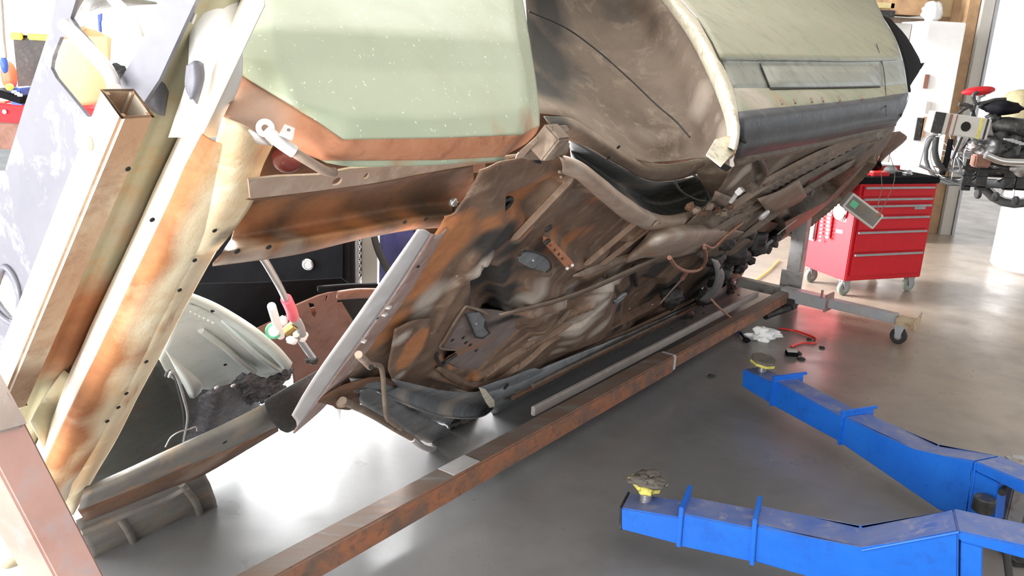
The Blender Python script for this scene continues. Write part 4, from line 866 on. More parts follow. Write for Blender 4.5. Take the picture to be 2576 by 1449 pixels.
surf('strap_foot', grease, A, [[(664, 1010, -.31), (725, 975, -.31), (800, 935, -.31)], [(676, 1050, -.31), (735, 1022, -.31), (790, 990, -.31)], [(704, 1080, -.31), (722, 1086, -.31), (744, 1076, -.31)]], 4, 4, .004, wob=.004)
# --- lower front rail
surf('lower_rail', gdirty, A, [
    [(212, 1226, -.26), (330, 1175, -.26), (450, 1120, -.26), (560, 1068, -.26), (680, 1008, -.26), (760, 962, -.26)],
    [(205, 1250, -.28), (330, 1195, -.28), (450, 1142, -.28), (570, 1090, -.28), (690, 1035, -.28), (770, 990, -.28)],
    [(200, 1272, -.28), (330, 1222, -.28), (450, 1170, -.28), (570, 1120, -.28), (690, 1062, -.28), (775, 1020, -.28)],
    [(196, 1284, -.25), (330, 1232, -.25), (450, 1180, -.25), (570, 1132, -.25), (690, 1075, -.25), (730, 1062, -.25)]], 4, 6, .003, wob=.002,
    stains_and_shading=[((600, 1080, -.28), .09, 2, .18), ((450, 1172, -.27), .03, 0, .7), ((330, 1226, -.27), .03, 0, .7), ((540, 1140, -.26), .03, 0, .6), ((250, 1262, -.27), .03, 0, .5), ((690, 1040, -.28), .06, 1, .45)])
surf('lower_rail_flange', brown, A, [
    [(196, 1284, -.25), (330, 1232, -.25), (450, 1182, -.25), (570, 1134, -.25), (700, 1072, -.25)],
    [(215, 1312, -.22), (340, 1262, -.22), (440, 1222, -.22), (520, 1190, -.22), (700, 1084, -.22)]], 3, 6, .003, stains_and_shading=[((420, 1220, -.23), .12, 1, .3), ((500, 1170, -.23), .12, 2, .25)])
disc('bolt_hole', black_hole, A, P((565, 1112, -.284)), N, .006, .003, 10)
# --- lower wheelhouse skirt below the rail
surf('front_skirt', gdirty, A, [
    [(190, 1310, -.20), (300, 1262, -.20), (400, 1232, -.20), (470, 1200, -.20), (510, 1188, -.20), (512, 1190, -.20)],
    [(200, 1345, -.17), (300, 1310, -.17), (400, 1272, -.17), (470, 1235, -.17), (510, 1205, -.17), (535, 1232, -.17)],
    [(225, 1390, -.13), (320, 1372, -.12), (410, 1340, -.12), (480, 1300, -.13), (530, 1270, -.14), (552, 1300, -.14)],
    [(245, 1440, -.11), (340, 1425, -.10), (420, 1400, -.10), (490, 1375, -.11), (535, 1352, -.12), (560, 1335, -.12)],
    [(262, 1470, -.12), (350, 1440, -.12), (430, 1415, -.12), (500, 1388, -.12), (540, 1368, -.12), (556, 1350, -.12)]], 5, 6, .003, wob=.003,
    stains_and_shading=[((440, 1320, -.13), .09, 1, .35), ((300, 1380, -.13), .06, 1, .3), ((520, 1240, -.15), .05, 0, .35), ((300, 1300, -.17), .10, 2, .25), ((520, 1330, -.13), .04, 2, .35)])
for a in ([(300, 1300, -.175), (330, 1350, -.135), (345, 1400, -.11)], [(455, 1215, -.19), (490, 1260, -.16), (505, 1300, -.14)], [(202, 1340, -.185), (320, 1290, -.185), (420, 1250, -.185), (470, 1222, -.185)]):
    tube('pressed_rib', gdirty, A, a, .012)
disc('grommet_hole', black_hole, A, P((303, 1267, -.215)), N, .010, .004, 12); ring_on('grommet_rim', gdirty, 303, 1267, -.21, .016, .006)
disc('side_marker', red_lens, A, P((238, 1273, -.225)), N, .024, .012, 20, .004)
# --- pale green inner apron seen through the opening
surf('inner_apron', apron, A, [
    [(462, 742, -.06), (510, 752, -.06), (560, 778, -.06), (620, 812, -.06), (680, 860, -.06), (728, 910, -.06)],
    [(455, 770, -.04), (505, 780, -.04), (555, 808, -.04), (610, 842, -.04), (668, 885, -.04), (724, 932, -.04)],
    [(440, 815, -.01), (500, 825, 0), (550, 850, 0), (600, 885, 0), (655, 920, -.01), (712, 950, -.02)],
    [(420, 865, .01), (470, 890, .03), (530, 920, .04), (580, 940, .04), (640, 958, .03), (700, 962, .0)],
    [(400, 905, .02), (430, 950, .04), (490, 975, .05), (560, 982, .05), (620, 985, .03), (690, 975, .0)]], 5, 6, .003,
    stains_and_shading=[((700, 945, -.02), .06, 1, .45), ((560, 975, .04), .05, 1, .3)])
surf('apron_rim', apron, A, [
    [(468, 735, -.085), (500, 745, -.085), (560, 772, -.085), (640, 822, -.085), (700, 872, -.085), (735, 912, -.085)],
    [(466, 745, -.095), (500, 757, -.095), (556, 785, -.095), (632, 834, -.095), (692, 884, -.095), (730, 925, -.095)],
    [(464, 756, -.07), (498, 770, -.07), (550, 798, -.07), (620, 846, -.07), (682, 896, -.07), (724, 940, -.07)]], 3, 6, .003)
plate('apron_ledge', apron, A, [(463, 762, -.075), (500, 772, -.075), (560, 802, -.075), (552, 812, -.075), (480, 788, -.075), (460, 782, -.075)], .004)
for i in range(6): blob('pinch_tab', apron, A, P((482 + i * 11, 783 + i * 5.5, -.085)), .004, .008, .004, rough=.3, sub=1)
for a in ([(505, 830, -.004), (560, 870, -.004), (600, 905, -.004), (640, 935, -.01)], [(545, 800, -.04), (600, 850, -.035), (650, 895, -.035), (700, 930, -.04)]): tube('pressed_rib', apron, A, a, .009)
disc('bolt_hole', black_hole, A, P((568, 916, .03)), N, .007, .003, 10); disc('bolt_hole', black_hole, A, P((536, 781, -.09)), N, .006, .003, 10)
surf('shock_tower', tarlump, A, [
    [(500, 1000, -.06), (540, 975, -.08), (590, 965, -.08), (630, 985, -.08), (650, 1010, -.06)],
    [(485, 1050, -.05), (540, 1030, -.09), (590, 1020, -.09), (640, 1030, -.08), (665, 1040, -.05)],
    [(470, 1110, -.04), (520, 1090, -.08), (570, 1075, -.08), (620, 1058, -.07), (672, 1040, -.04)]], 4, 5, .003, wob=.006, wscale=14, stains_and_shading=[((560, 1060, -.09), .07, 2, .2)])
for i, (x, y, s) in enumerate([(640, 965, .04), (665, 975, .04), (690, 960, .035), (655, 990, .03), (620, 955, .03), (700, 985, .03), (712, 950, .025), (675, 1000, .03), (600, 965, .02), (640, 1000, .03), (722, 935, .02)]):
    blob('sealer_lump', tarlump, A, P((x, y, -.085)), s, s * .6, s * .5, U, T, N, .7, 14, 3, True)
for p in ((545, 975), (586, 970)): disc('rivet_head', strap_m, A, P((p[0], p[1], -.10)), N, .007, .004, 12)
surf('firewall_and_backing', inner_dark, A, [
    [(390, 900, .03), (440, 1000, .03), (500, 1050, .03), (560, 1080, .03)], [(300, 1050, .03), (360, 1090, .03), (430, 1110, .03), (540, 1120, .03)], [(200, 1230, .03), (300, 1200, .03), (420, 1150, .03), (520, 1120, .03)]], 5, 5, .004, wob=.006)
plate('firewall_and_backing', inner_dark, A, [(360, 860, .14), (520, 900, .14), (700, 930, .14), (600, 1080, .14), (230, 1230, .14)], .004)  # dark sheet added to cover the bright gap beside the apron
plate('firewall_and_backing', black_p, A, [(470, 715, .20), (640, 712, .20), (860, 700, .20), (905, 735, .20), (860, 900, .20), (560, 880, .20)], .004)  # black sheet added to keep the bay dark below the case
surf('apron_flap', apron, A, [[(415, 880, .0), (450, 910, -.01), (485, 940, -.01)], [(445, 935, -.01), (475, 955, -.03), (510, 965, -.02)], [(478, 1000, -.01), (490, 1000, -.03), (505, 985, -.02)]], 4, 4, .003)
tube('wiring', black_r, A, [(418, 945, -.04), (425, 935, -.05), (440, 945, -.05), (452, 985, -.05), (462, 1030, -.05), (465, 1080, -.04), (458, 1120, -.03)], .005)
tube('wiring', greyp, A, [(425, 948, -.06), (432, 936, -.06), (446, 950, -.06), (462, 1000, -.06), (472, 1050, -.06), (462, 1110, -.05)], .004)
tube('loose_wire', strap_m, A, [(416, 1124, -.10), (430, 1100, -.10), (452, 1086, -.10), (475, 1080, -.10), (492, 1074, -.10), (496, 1084, -.10)], .002)
# --- red oxide panel and bracket beyond
surf('red_oxide_panel', redprimer, A, [
    [(600, 850, .10), (700, 800, .10), (790, 770, .10), (860, 760, .10)], [(660, 880, .08), (740, 850, .08), (800, 830, .08), (900, 830, .08)], [(730, 930, .05), (780, 920, .05), (850, 900, .05), (930, 890, .05)], [(740, 985, .02), (800, 960, .02), (850, 940, .02), (920, 930, .02)]], 4, 5, .003, wob=.004)
plate('bracket_plate', redprimer, A, [(730, 775, .06), (800, 745, .06), (848, 732, .06), (850, 800, .06), (838, 822, .06), (800, 830, .06), (745, 800, .06)], .005,
      holes=[[(776, 762, .06), (790, 764, .06), (798, 790, .06), (792, 800, .06), (784, 790, .06)], [(820, 745, .06), (828, 742, .06), (822, 760, .06), (818, 770, .06)]])
surf('inner_tray', redprimer, A, [[(850, 735, .02), (900, 728, .02), (960, 728, .02)], [(848, 752, .02), (900, 748, .02), (950, 748, .02)]], 3, 3, .01)
surf('front_crossbar', black_p, A, [[(800, 722, .05), (880, 716, .05), (950, 714, .05)], [(800, 734, .05), (880, 726, .05), (950, 722, .05)]], 3, 3, .01)
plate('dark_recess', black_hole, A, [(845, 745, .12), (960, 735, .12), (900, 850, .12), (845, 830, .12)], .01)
# --- rear floor of the shell closes the far side so daylight does not leak through it
surf('roof_skin', brown, A, [[(car(2.9, -.25, .55)), (car(3.6, -.25, .55)), (car(5.4, -.30, .45))], [(car(2.7, 0.05, .42)), (car(3.6, 0.05, .5)), (car(5.4, 0.05, .42))], [(car(2.7, .72, .30)), (car(3.6, .72, .35)), (car(5.4, .72, .30))]], 4, 5, .004)
surf('inner_side', brown, A, [[(car(2.7, .74, -.30)), (car(3.6, .78, -.34)), (car(5.3, .74, -.32))], [(car(2.7, .74, .32)), (car(3.6, .78, .36)), (car(5.3, .74, .32))]], 3, 5, .004)
# ------------------------------------------------------------------ rotisserie stand
B = thing('rotisserie_stand', 'long rusty square tube body rotisserie stand running under the green car shell', 'stand', P((1990, 755, 0, 'h')))
b0 = P((598, 1446, .17, 'h')); b1 = P((1968, 722, .17, 'h'))
bd = (b1 - b0).normalized(); bd.z = 0; bd.normalize()
bn = Vector((bd.y, -bd.x, 0))       # towards the viewer's right
if bn.x < 0: bn = -bn
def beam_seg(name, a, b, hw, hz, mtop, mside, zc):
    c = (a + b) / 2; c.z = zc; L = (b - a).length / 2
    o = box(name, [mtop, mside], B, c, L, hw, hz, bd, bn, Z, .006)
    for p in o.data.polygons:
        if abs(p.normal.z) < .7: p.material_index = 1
    return o
hw, hz_, zc = .042, .042, .125
start = b0 - bd * .7 + bn * .036; mid = P((1655, 905, .125, 'h')); 
tm = (mid - start).dot(bd)
midp = start + bd * tm
endp = start + bd * ((P((1990, 735, .125, 'h')) - start).dot(bd))
beam_seg('main_beam', start, midp, .044, .044, beam_top, beam_side, zc)
beam_seg('beam_extension', midp - bd * .05, endp, .035, .035, beam_top, beam_side, zc)
beam_seg('end_collar', midp - bd * .006, midp + bd * .035, .040, .040, strap_m, strap_m, zc)
for f, L in ((.33, .11), (.295, .05)): pass
wq = start + bd * ((P((1110, 1155, .165, 'h')) - start).dot(bd)); wq.z = .171
box('worn_patch', strap_m, B, wq, .07, .036, .0012, bd, bn, Z, .0004)
disc('beam_bolt', steel, B, P((1664, 908, .12, 'h')) + bn * .0, bn, .010, .02, 8)
# thinner pale channel alongside the beam
a0 = P((1340, 1035, .13, 'h')); a1 = P((1905, 740, .13, 'h'))
q = (a0 + a1) / 2; dd = (a1 - a0).normalized()
box('side_channel', collar_m, B, q, (a1 - a0).length / 2, .010, .02, dd, dd.cross(Z).normalized(), Z, .003)
for px, py in ((1690, 828), (1740, 802), (1770, 788), (1722, 812), (1858, 742)): disc('channel_hole', black_hole, B, P((px, py, .152, 'h')), Z, .008, .003, 10)
# far post
pb = P((1990, 752, .06, 'h'))
def upright(px, py, base): 
    r = ray(px, py); n = Vector((-base.y, base.x, 0)); # plane through the post facing the viewer
    t_ = (Vector((base.x, base.y, 0)).dot(Vector((base.x, base.y, 0)))) / (r.x * base.x + r.y * base.y)
    return (EYEV + r * t_).z
ph = 1.15
hollow('far_post', post_m, B, Vector((pb.x, pb.y, .02)), Vector((pb.x, pb.y, ph)), bd * .045, bn * .045, .006, .005)
plate_c = Vector((pb.x, pb.y, .23)) - bn * 0
box('post_foot_plate', post_m, B, Vector((pb.x, pb.y, .19)) - bd * .055, .006, .07, .07, bd, bn, Z, .002)
for s in (-1, 1): disc('foot_bolt', steel, B, Vector((pb.x, pb.y, .235)) - bd * .066 + bn * .045 * s, bd, .012, .016, 6)
# swivel head behind the tail
disc('swivel_head', post_m, B, Vector((pb.x, pb.y, 1.05)) - bd * .06, bd, .08, .05, 24, .004)
# cross leg with its sleeve and casters
l0 = P((1880, 708, .13, 'h')); l1 = P((2312, 808, .13, 'h')); ld = (l1 - l0).normalized(); ln = Vector((ld.y, -ld.x, 0))
c0 = P((1965, 738, .14, 'h')); c1 = P((2085, 760, .14, 'h'))
box('cross_leg', post_m, B, (l0 + c0) / 2, (c0 - l0).length / 2 + .02, .035, .03, ld, ln, Z, .005)
box('leg_sleeve', leg_paint, B, (c0 + c1) / 2, (c1 - c0).length / 2, .044, .04, ld, ln, Z, .005)
box('leg_extension', leg_paint, B, (c1 + P((2250, 800, .13, 'h'))) / 2, (P((2250, 800, .13, 'h')) - c1).length / 2 + .02, .034, .028, ld, ln, Z, .005)
box('sleeve_flange', arm_rust, B, c1, .006, .062, .055, ld, ln, Z, .002)
disc('clamp_screw', arm_rust, B, P((2068, 740, .2, 'h')), Z, .008, .05, 8)
lp = P((2262, 868, 0, 'h'))
def caster(name, par, base, r, w, rm, fm, heading, top):
    ax = Vector((-heading.y, heading.x, 0)).normalized()
    w_ = disc(name, rm, par, base + Z * r, ax, r, w, 24, .006)
    disc('wheel_hub', steel, w_, base + Z * r, ax, r * .45, w * 1.12, 16)
    for s in (-1, 1):
        bm = bmesh.new(); c = base + Z * r + ax * (w * .5 + .006) * s
        pts = [c - heading * r * .25 - Z * r * .2, c + heading * r * .25 - Z * r * .2, c + heading * r * .62 + Z * (top - r), c - heading * r * .55 + Z * (top - r)]
        f = [bm.verts.new(p) for p in pts]; g = [bm.verts.new(p + ax * .003 * s) for p in pts]
        bm.faces.new(f); bm.faces.new(g[::-1])
        for i in range(4): bm.faces.new((f[i], g[i], g[(i + 1) % 4], f[(i + 1) % 4]))
        bm_obj('fork', bm, fm, w_)
    box('caster_plate', fm, w_, base + Z * (top + .003), r * .75, w * .8, .004, heading, ax, Z, .001)
    return w_
hd = Vector((.75, -.66, 0)).normalized()
caster('caster', B, lp + Vector((0, .03, 0)), .048, .03, black_r, leg_paint, ld, .105)
box('caster_socket', wood_m if False else tube_rust, B, P((2282, 812, .13, 'h')), .055, .04, .03, ld, ln, Z, .004)
plate('end_plate', tube_rust, B, [P((2296, 826, .13, 'h')) + Z * .03, P((2318, 800, .13, 'h')) + Z * .04, P((2314, 820, .10, 'h')), P((2300, 836, .10, 'h'))], .004)
ib = P((1990, 800, .05, 'h')); box('stub_socket', darkmech, B, P((1985, 762, .09, 'h')), .045, .035, .035, ld, ln, Z, .004)
tube('stub_pedal', darkmech, B, [P((1985, 775, .07, 'h')), P((1945, 788, .05, 'h')), P((1925, 796, .04, 'h'))], .022)
tube('hanging_rod', copper, B, [P((1786, 750, .30, 'h')), P((1810, 775, .24, 'h')), P((1845, 805, .14, 'h'))], .006)
# near slanting head arm
def skew_bar(name, mats, pr, pa, pl, hole=None):
    """bar from three long edges (right, front, left), each two points"""
    bm = bmesh.new(); e = []
    for i in (0, 1):
        r, a, l = pr[i], pa[i], pl[i]; e.append([bm.verts.new(v) for v in (r, a, l, r + l - a)])
    for k in range(4): bm.faces.new((e[0][k], e[0][(k + 1) % 4], e[1][(k + 1) % 4], e[1][k]))
    bm.faces.new(e[0][::-1]); bm.faces.new(e[1])
    bmesh.ops.bevel(bm, geom=bm.edges[:], offset=.004, segments=2, affect='EDGES')
    return bm_obj(name, bm, mats, B, auto=40)
YA = 1.30
skew_bar('head_arm', arm_rust, [P((20, 975, YA + .02, 'Y')), P((310, 1540, YA - .02, 'Y'))], [P((-60, 1075, YA - .03, 'Y')), P((200, 1570, YA - .07, 'Y'))], [P((-150, 1085, YA + .02, 'Y')), P((75, 1480, YA - .02, 'Y'))])
skew_bar('arm_collar', collar_m, [P((-4, 925, YA + .03, 'Y')), P((74, 1070, YA + .02, 'Y'))], [P((-90, 950, YA - .04, 'Y')), P((-4, 1092, YA - .05, 'Y'))], [P((-190, 960, YA + .01, 'Y')), P((-95, 1108, YA, 'Y'))])
hq = P((68, 1213, YA - .015, 'Y')); disc('pin_hole', black_hole, B, hq, (hq - EYEV) + Vector((-.3, 0, .1)), .006, .008, 16)

# ------------------------------------------------------------------ blue lift arms
def vplane(A_, B_):
    d = (B_ - A_); d.z = 0; d.normalize(); nn = Vector((d.y, -d.x, 0))
    def f(px, py):
        r = ray(px, py); return EYEV + r * ((A_ - EYEV).dot(nn) / r.dot(nn))
    return f, d, nn
def prism(name, mats, parent, poly, v, bev=.004, topmat=True):
    bm = bmesh.new(); a = [bm.verts.new(p) for p in poly]; b = [bm.verts.new(p + v) for p in poly]
    bm.faces.new(a); bm.faces.new(b[::-1]); n = len(a)
    for i in range(n): bm.faces.new((a[i], b[i], b[(i + 1) % n], a[(i + 1) % n]))
    bmesh.ops.bevel(bm, geom=bm.edges[:], offset=bev, segments=2, affect='EDGES')
    o = bm_obj(name, bm, mats, parent, auto=40)
    if topmat:
        for p in o.data.polygons:
            if p.normal.z > .6: p.material_index = 1
    return o
def pad(parent, c, r, tilt, broken=False):
    ax = (Z + tilt).normalized()
    disc('screw', steel, parent, c + Z * .02, Z, .018, .07, 20, .002)
    for k in range(4): disc('screw_thread', steel, parent, c + Z * (.0 + k * .012), Z, .021, .004, 20)
    t_ = c + Z * .062
    disc('pad_plate', yellow, parent, t_, ax, r * .98, .014, 8, .002)
    disc('rubber_pad', rubber_pad, parent, t_ + ax * .013, ax, r, .014, 8, .004)
    if broken:
        for k in range(3):
            a = k * 2.1 + .3; e = t_ + Vector((math.cos(a), math.sin(a), 0)) * r * .95
            blob('pad_lug', yellow, parent, e, .022, .018, .013, rough=.4)
            blob('torn_rubber', rubber_pad, parent, t_ + ax * .02 + Vector((math.cos(a + 1), math.sin(a + 1), 0)) * r * .6, .035, .03, .012, rough=.6)
# the lift: base, carriage and two swinging arms
LC = thing('vehicle_lift', 'blue two arm vehicle lift on the floor at the right, grey base at the edge', 'vehicle lift', P((2560, 1420, 0, 'h')))
# near arm
NA = P((1562, 1332, .10, 'h')); NB = P((1890, 1412, .10, 'h'))
f, d, nn = vplane(NA, NB); back = -nn if (-nn).y > 0 else nn
w1 = .115
L1 = prism('lift_arm', [blue_m, blue_top], LC, [f(1900, 1320), f(1890, 1412), f(2100, 1470), f(2410, 1560), f(2412, 1336), f(2165, 1382)], back * (w1 + .02), .006)
L1['label'] = 'nearer arm with a torn pad'
prism('inner_arm', [blue_m, blue_top], L1, [f(1562, 1278), f(1562, 1332), f(1715, 1372), f(1715, 1303)], back * w1)
prism('middle_arm', [blue_m, blue_top], L1, [f(1712, 1292), f(1708, 1374), f(1895, 1415), f(1898, 1330)], back * (w1 + .01))
for x0, yt, yb in ((1716, 1272, 1372), (1900, 1302, 1418)):
    p0 = f(x0, yt) - back * .012; p1 = f(x0 - 8, yb) - back * .012
    prism('arm_collar', blue_m, L1, [p0 - d * .007, p1 - d * .007, p1 + d * .007, p0 + d * .007], back * (w1 + .045), .002, False)
prism('end_cap', darkmech, L1, [f(1558, 1276), f(1557, 1334), f(1563, 1335), f(1563, 1277)], back * w1, .001, False)
pc = f(1610, 1292) + back * .075; pc.z = f(1600, 1285).z
pad(L1, pc, .052, Vector((.12, -.10, 0)), True)
# clevis at the column
zt = f(2412, 1336).z
c0 = f(2412, 1336); 
prism('clevis_plate', [blue_m, blue_top], L1, [f(2410, 1336), f(2414, 1362), f(2700, 1440), f(2700, 1400)], back * .14, .004)
prism('clevis_web', blue_m, L1, [f(2418, 1362), f(2416, 1500), f(2470, 1500), f(2472, 1376)], back * .03 + back * .04, .003, False)
tube('weld_bead', blue_m, L1, [f(2168, 1384) - back * .002, f(2412, 1338) - back * .002], .004)
for x, y in ((2060, 1322), (2118, 1330), (2098, 1325)): plate('chipped_paint', strap_m, L1, [P((x - 14, y - 3, zt - .03, 'h')), P((x + 16, y - 4, zt - .03, 'h')), P((x + 12, y + 5, zt - .03, 'h'))], .0005) if False else None
# far arm
FA = P((1868, 972, .10, 'h')); FB = P((2110, 1112, .10, 'h'))
g_, d2, n2 = vplane(FA, FB); back2 = n2 if n2.y > 0 else -n2
L2 = prism('lift_arm', [blue_m, blue_top], LC, [g_(2124, 1048), g_(2112, 1114), g_(2362, 1285), g_(2432, 1300), g_(2452, 1160), g_(2300, 1134)], back2 * .13, .006)
L2['label'] = 'farther arm with a yellow edged pad'
prism('inner_arm', [blue_m, blue_top], L2, [g_(1868, 928), g_(1866, 972), g_(1945, 1020), g_(1950, 965)], back2 * .11)
prism('middle_arm', [blue_m, blue_top], L2, [g_(1950, 958), g_(1940, 1018), g_(2112, 1112), g_(2122, 1052)], back2 * .12)
for x0, yt, yb in ((1950, 952, 1020), (2122, 1040, 1118)):
    p0 = g_(x0, yt) - back2 * .012; p1 = g_(x0 - 8, yb) - back2 * .012
    prism('arm_collar', blue_m, L2, [p0 - d2 * .007, p1 - d2 * .007, p1 + d2 * .007, p0 + d2 * .007], back2 * .17, .002, False)
    prism('collar_top', blue_m, L2, [p0 - d2 * .007 + Z * .012, p0 - d2 * .007, p0 + d2 * .007, p0 + d2 * .007 + Z * .012], back2 * .19, .002, False)
pc = g_(1890, 940) + back2 * .06; pc.z = g_(1880, 935).z - .01
pad(L2, pc, .062, Vector((.10, -.12, 0)))
prism('clevis_plate', [blue_m, blue_top], L2, [g_(2452, 1160), g_(2452, 1185), g_(2560, 1236), g_(2700, 1300), g_(2700, 1262)], back2 * .13, .004)
prism('clevis_web', blue_m, L2, [g_(2440, 1180), g_(2432, 1300), g_(2500, 1310), g_(2510, 1215)], back2 * .05, .003, False)
tube('weld_bead', blue_m, L2, [g_(2455, 1165) - back2 * .002, g_(2448, 1225) - back2 * .002, g_(2434, 1298) - back2 * .002], .003)
cb = P((2560, 1400, 0, 'h')) + Vector((.06, .10, 0))
box('column', greyp, LC, cb + Z * .12 + Vector((.08, .12, 0)), .06, .08, .12, bev=.006)
box('base_plate', darkmech, LC, cb + Z * .008 + Vector((.05, .05, 0)), .16, .22, .008, bev=.003)
box('carriage', post_m, LC, P((2545, 1240, .16, 'h')), .03, .05, .12, bev=.005)
disc('pivot_pin', darkmech, LC, P((2475, 1268, .20, 'h')), Z, .035, .05, 20, .004)
tube('hydraulic_hose', black_r, LC, [P((2520, 1240, .24, 'h')), P((2545, 1200, .26, 'h')), P((2590, 1180, .28, 'h'))], .012)
tube('hydraulic_hose', black_r, LC, [P((2530, 1380, .10, 'h')), P((2535, 1420, .08, 'h')), P((2540, 1460, .06, 'h'))], .012)

# ------------------------------------------------------------------ red tool chest
cl = P((2136, 726, 0, 'h')); crp = P((2286, 722, 0, 'h')); cbk = P((2058, 696, 0, 'h'))
H0, H1 = .115, .88
fl0 = P((2124, 708, H0, 'h')); fr0 = P((2315, 697, H0, 'h')); bl0 = P((2014, 668, H0, 'h'))
cx_ = (fr0 - fl0); wch = cx_.length; cx_.normalize(); cy_ = Vector((-cx_.y, cx_.x, 0)); dch = abs((bl0 - fl0).dot(cy_)); dch = max(.38, min(.52, dch))
TC = thing('tool_chest', 'red rolling tool chest with grey drawer pulls and a black top', 'tool chest', fl0 + cx_ * wch / 2 + cy_ * dch / 2 - Z * H0)
cm = fl0 + cx_ * wch / 2 + cy_ * dch / 2
# height from the picture
g3, _, _ = vplane(fl0, fr0)
Htop = g3(2165, 462).z
box('cabinet', red_m, TC, Vector((cm.x, cm.y, (H0 + Htop) / 2)), wch / 2, dch / 2, (Htop - H0) / 2, cx_, cy_, Z, .006)
box('top_mat', black_p, TC, Vector((cm.x, cm.y, Htop + .02)), wch / 2 + .012, dch / 2 + .012, .022, cx_, cy_, Z, .008)
cuts = [(470, 495), (497, 519), (521, 548), (551, 578), (581, 630), (633, 683)]
Hs = [Htop - .012]
marks = [g3(2250, y).z for y in (495, 512, 541, 577, 632, 690)]
zt_ = Htop - .012
for i, mz in enumerate(marks):
    zb = mz + .004
    if zt_ - zb < .02: zb = zt_ - .05
    c = fl0 + cx_ * wch / 2 - cy_ * .006; c.z = (zt_ + zb) / 2
    dr = box('drawer', red_m, TC, c, wch / 2 - .03, .007, (zt_ - zb) / 2 - .003, cx_, cy_, Z, .003)
    ch_ = c.copy(); ch_.z = zt_ - .016
    box('drawer_pull', greyp, dr, ch_ - cy_ * .012, wch / 2 - .038, .008, .007, cx_, cy_, Z, .003)
    zt_ = zb - .002
# raised rail and badge
bc = fl0 + cx_ * (wch * .80) - cy_ * .015; bc.z = g3(2300, 522).z
box('badge', greyp, TC, bc, .05, .002, .010, cx_, cy_, Z, .001)
sb = fl0 + cy_ * dch * .30 - cx_ * .003; sb.z = Htop - .33
for px, py in ((fl0 + cx_ * .05 + cy_ * .05, 0), (fl0 + cx_ * (wch - .05) + cy_ * .05, 0), (fl0 + cx_ * .05 + cy_ * (dch - .05), 0), (fl0 + cx_ * (wch - .05) + cy_ * (dch - .05), 0)):
    bb = px.copy(); bb.z = 0
    caster('caster', TC, bb, .052, .03, wheel_g, greyp, cx_ * .8 + cy_ * .6 if False else cx_, H0 - .008)
# side badges (illegible pale print)
sf, _, _ = vplane(fl0, fl0 + cy_)
for (x0, x1, y) in ((2112, 2132, 552), (2104, 2122, 581)):
    for k in range(4):
        a = sf(x0 + (x1 - x0) * (k + .2) / 4, y + k * .8); box('badge_letter', white_p, TC, a - cx_ * .001, .001, .006, .012, cx_, cy_, Z, 0)
# magnetic trays and socket rail on the side
tr = thing('parts_tray', 'long chrome magnetic tray stuck on the red chest side, leftmost', 'tray', sf(2046, 575))
c = sf(2046, 575) - cx_ * .012
o = box('tray_shell', chrome, tr, c, .012, .045, .085, cx_, cy_, Z, .011)
disc('magnet', yellow, tr, c - cx_ * .013 - Z * .02, cx_, .022, .003, 20)
box('tray_floor', steel, tr, c - cx_ * .0125, .0012, .034, .072, cx_, cy_, Z, 0)
rt = thing('round_parts_dish', 'round chrome magnetic dish on the red chest side near its corner', 'dish', sf(2116, 532))
c = sf(2116, 532) - cx_ * .01
disc('dish_rim', chrome, rt, c, cx_, .066, .022, 32, .008, None); disc('dish_floor', steel, rt, c - cx_ * .0105, cx_, .048, .003, 28)
# socket rail
sr = thing('socket_rail', 'red magnetic rail full of chrome sockets on the chest side', 'socket rail', sf(2085, 560))
box('rail_base', red_m, sr, sf(2085, 558) - cx_ * .006, .006, .045, .11, cx_, cy_, Z, .003)
for k in range(11):
    for col, (hw_, yy) in enumerate(((.010, 2074), (.017, 2092))):
        py = 510 + k * 9.5 - (8 if col else 0)
        s = disc('socket', sock_m, sr, sf(yy + 6 - k * .9, py) - cx_ * .026, cy_, .0095 if col else .007, hw_ * 1.7, 12, .001)
# things on the chest top
tz = Htop + .043
def on_top(a, b): v = fl0 + cx_ * a + cy_ * b; return Vector((v.x, v.y, tz))
g = thing('polisher', 'chrome bodied power polisher lying on the chest top', 'power tool', on_top(.18, .2))
blob('motor', steel, g, on_top(.18, .22) + Z * .06, .075, .05, .055, cx_, cy_, Z, .12); blob('gear_head', white_p, g, on_top(.08, .22) + Z * .05, .05, .045, .04, cx_, cy_, Z, .15)
tube('handle', black_p, g, [on_top(.16, .2) + Z * .10, on_top(.22, .2) + Z * .13, on_top(.30, .2) + Z * .10, on_top(.36, .22) + Z * .04], .014)
disc('ring', chrome, g, on_top(.19, .2) + Z * .08, cx_ + cy_ * .4, .045, .02, 24, .003, .03)
g = thing('red_tray', 'small red tray in front of the polisher on the chest top', 'tray', on_top(.2, .06)); tray_c = on_top(.2, .07)
box('tray_base', red_m, g, tray_c + Z * .012, .075, .04, .012, cx_, cy_, Z, .005); box('tray_insert', red_lens, g, tray_c + Z * .026, .06, .028, .004, cx_, cy_, Z, .002)
g = thing('grey_grinder', 'grey hand grinder right of the red tray on the chest top', 'power tool', on_top(.34, .1))
blob('grinder_body', greyp, g, on_top(.36, .12) + Z * .03, .06, .03, .028, cx_, cy_, Z, .2); disc('grinder_disc', darkmech, g, on_top(.43, .12) + Z * .02, Z, .035, .008, 20)
g = thing('red_lidded_case', 'open red case at the back right of the chest top', 'case', on_top(.5, .3))
box('case_body', red_m, g, on_top(.49, .32) + Z * .02, .09, .07, .02, cx_, cy_, Z, .004); box('case_lid_edge', white_p, g, on_top(.49, .32) + Z * .045, .092, .072, .004, cx_, cy_, Z, .002)
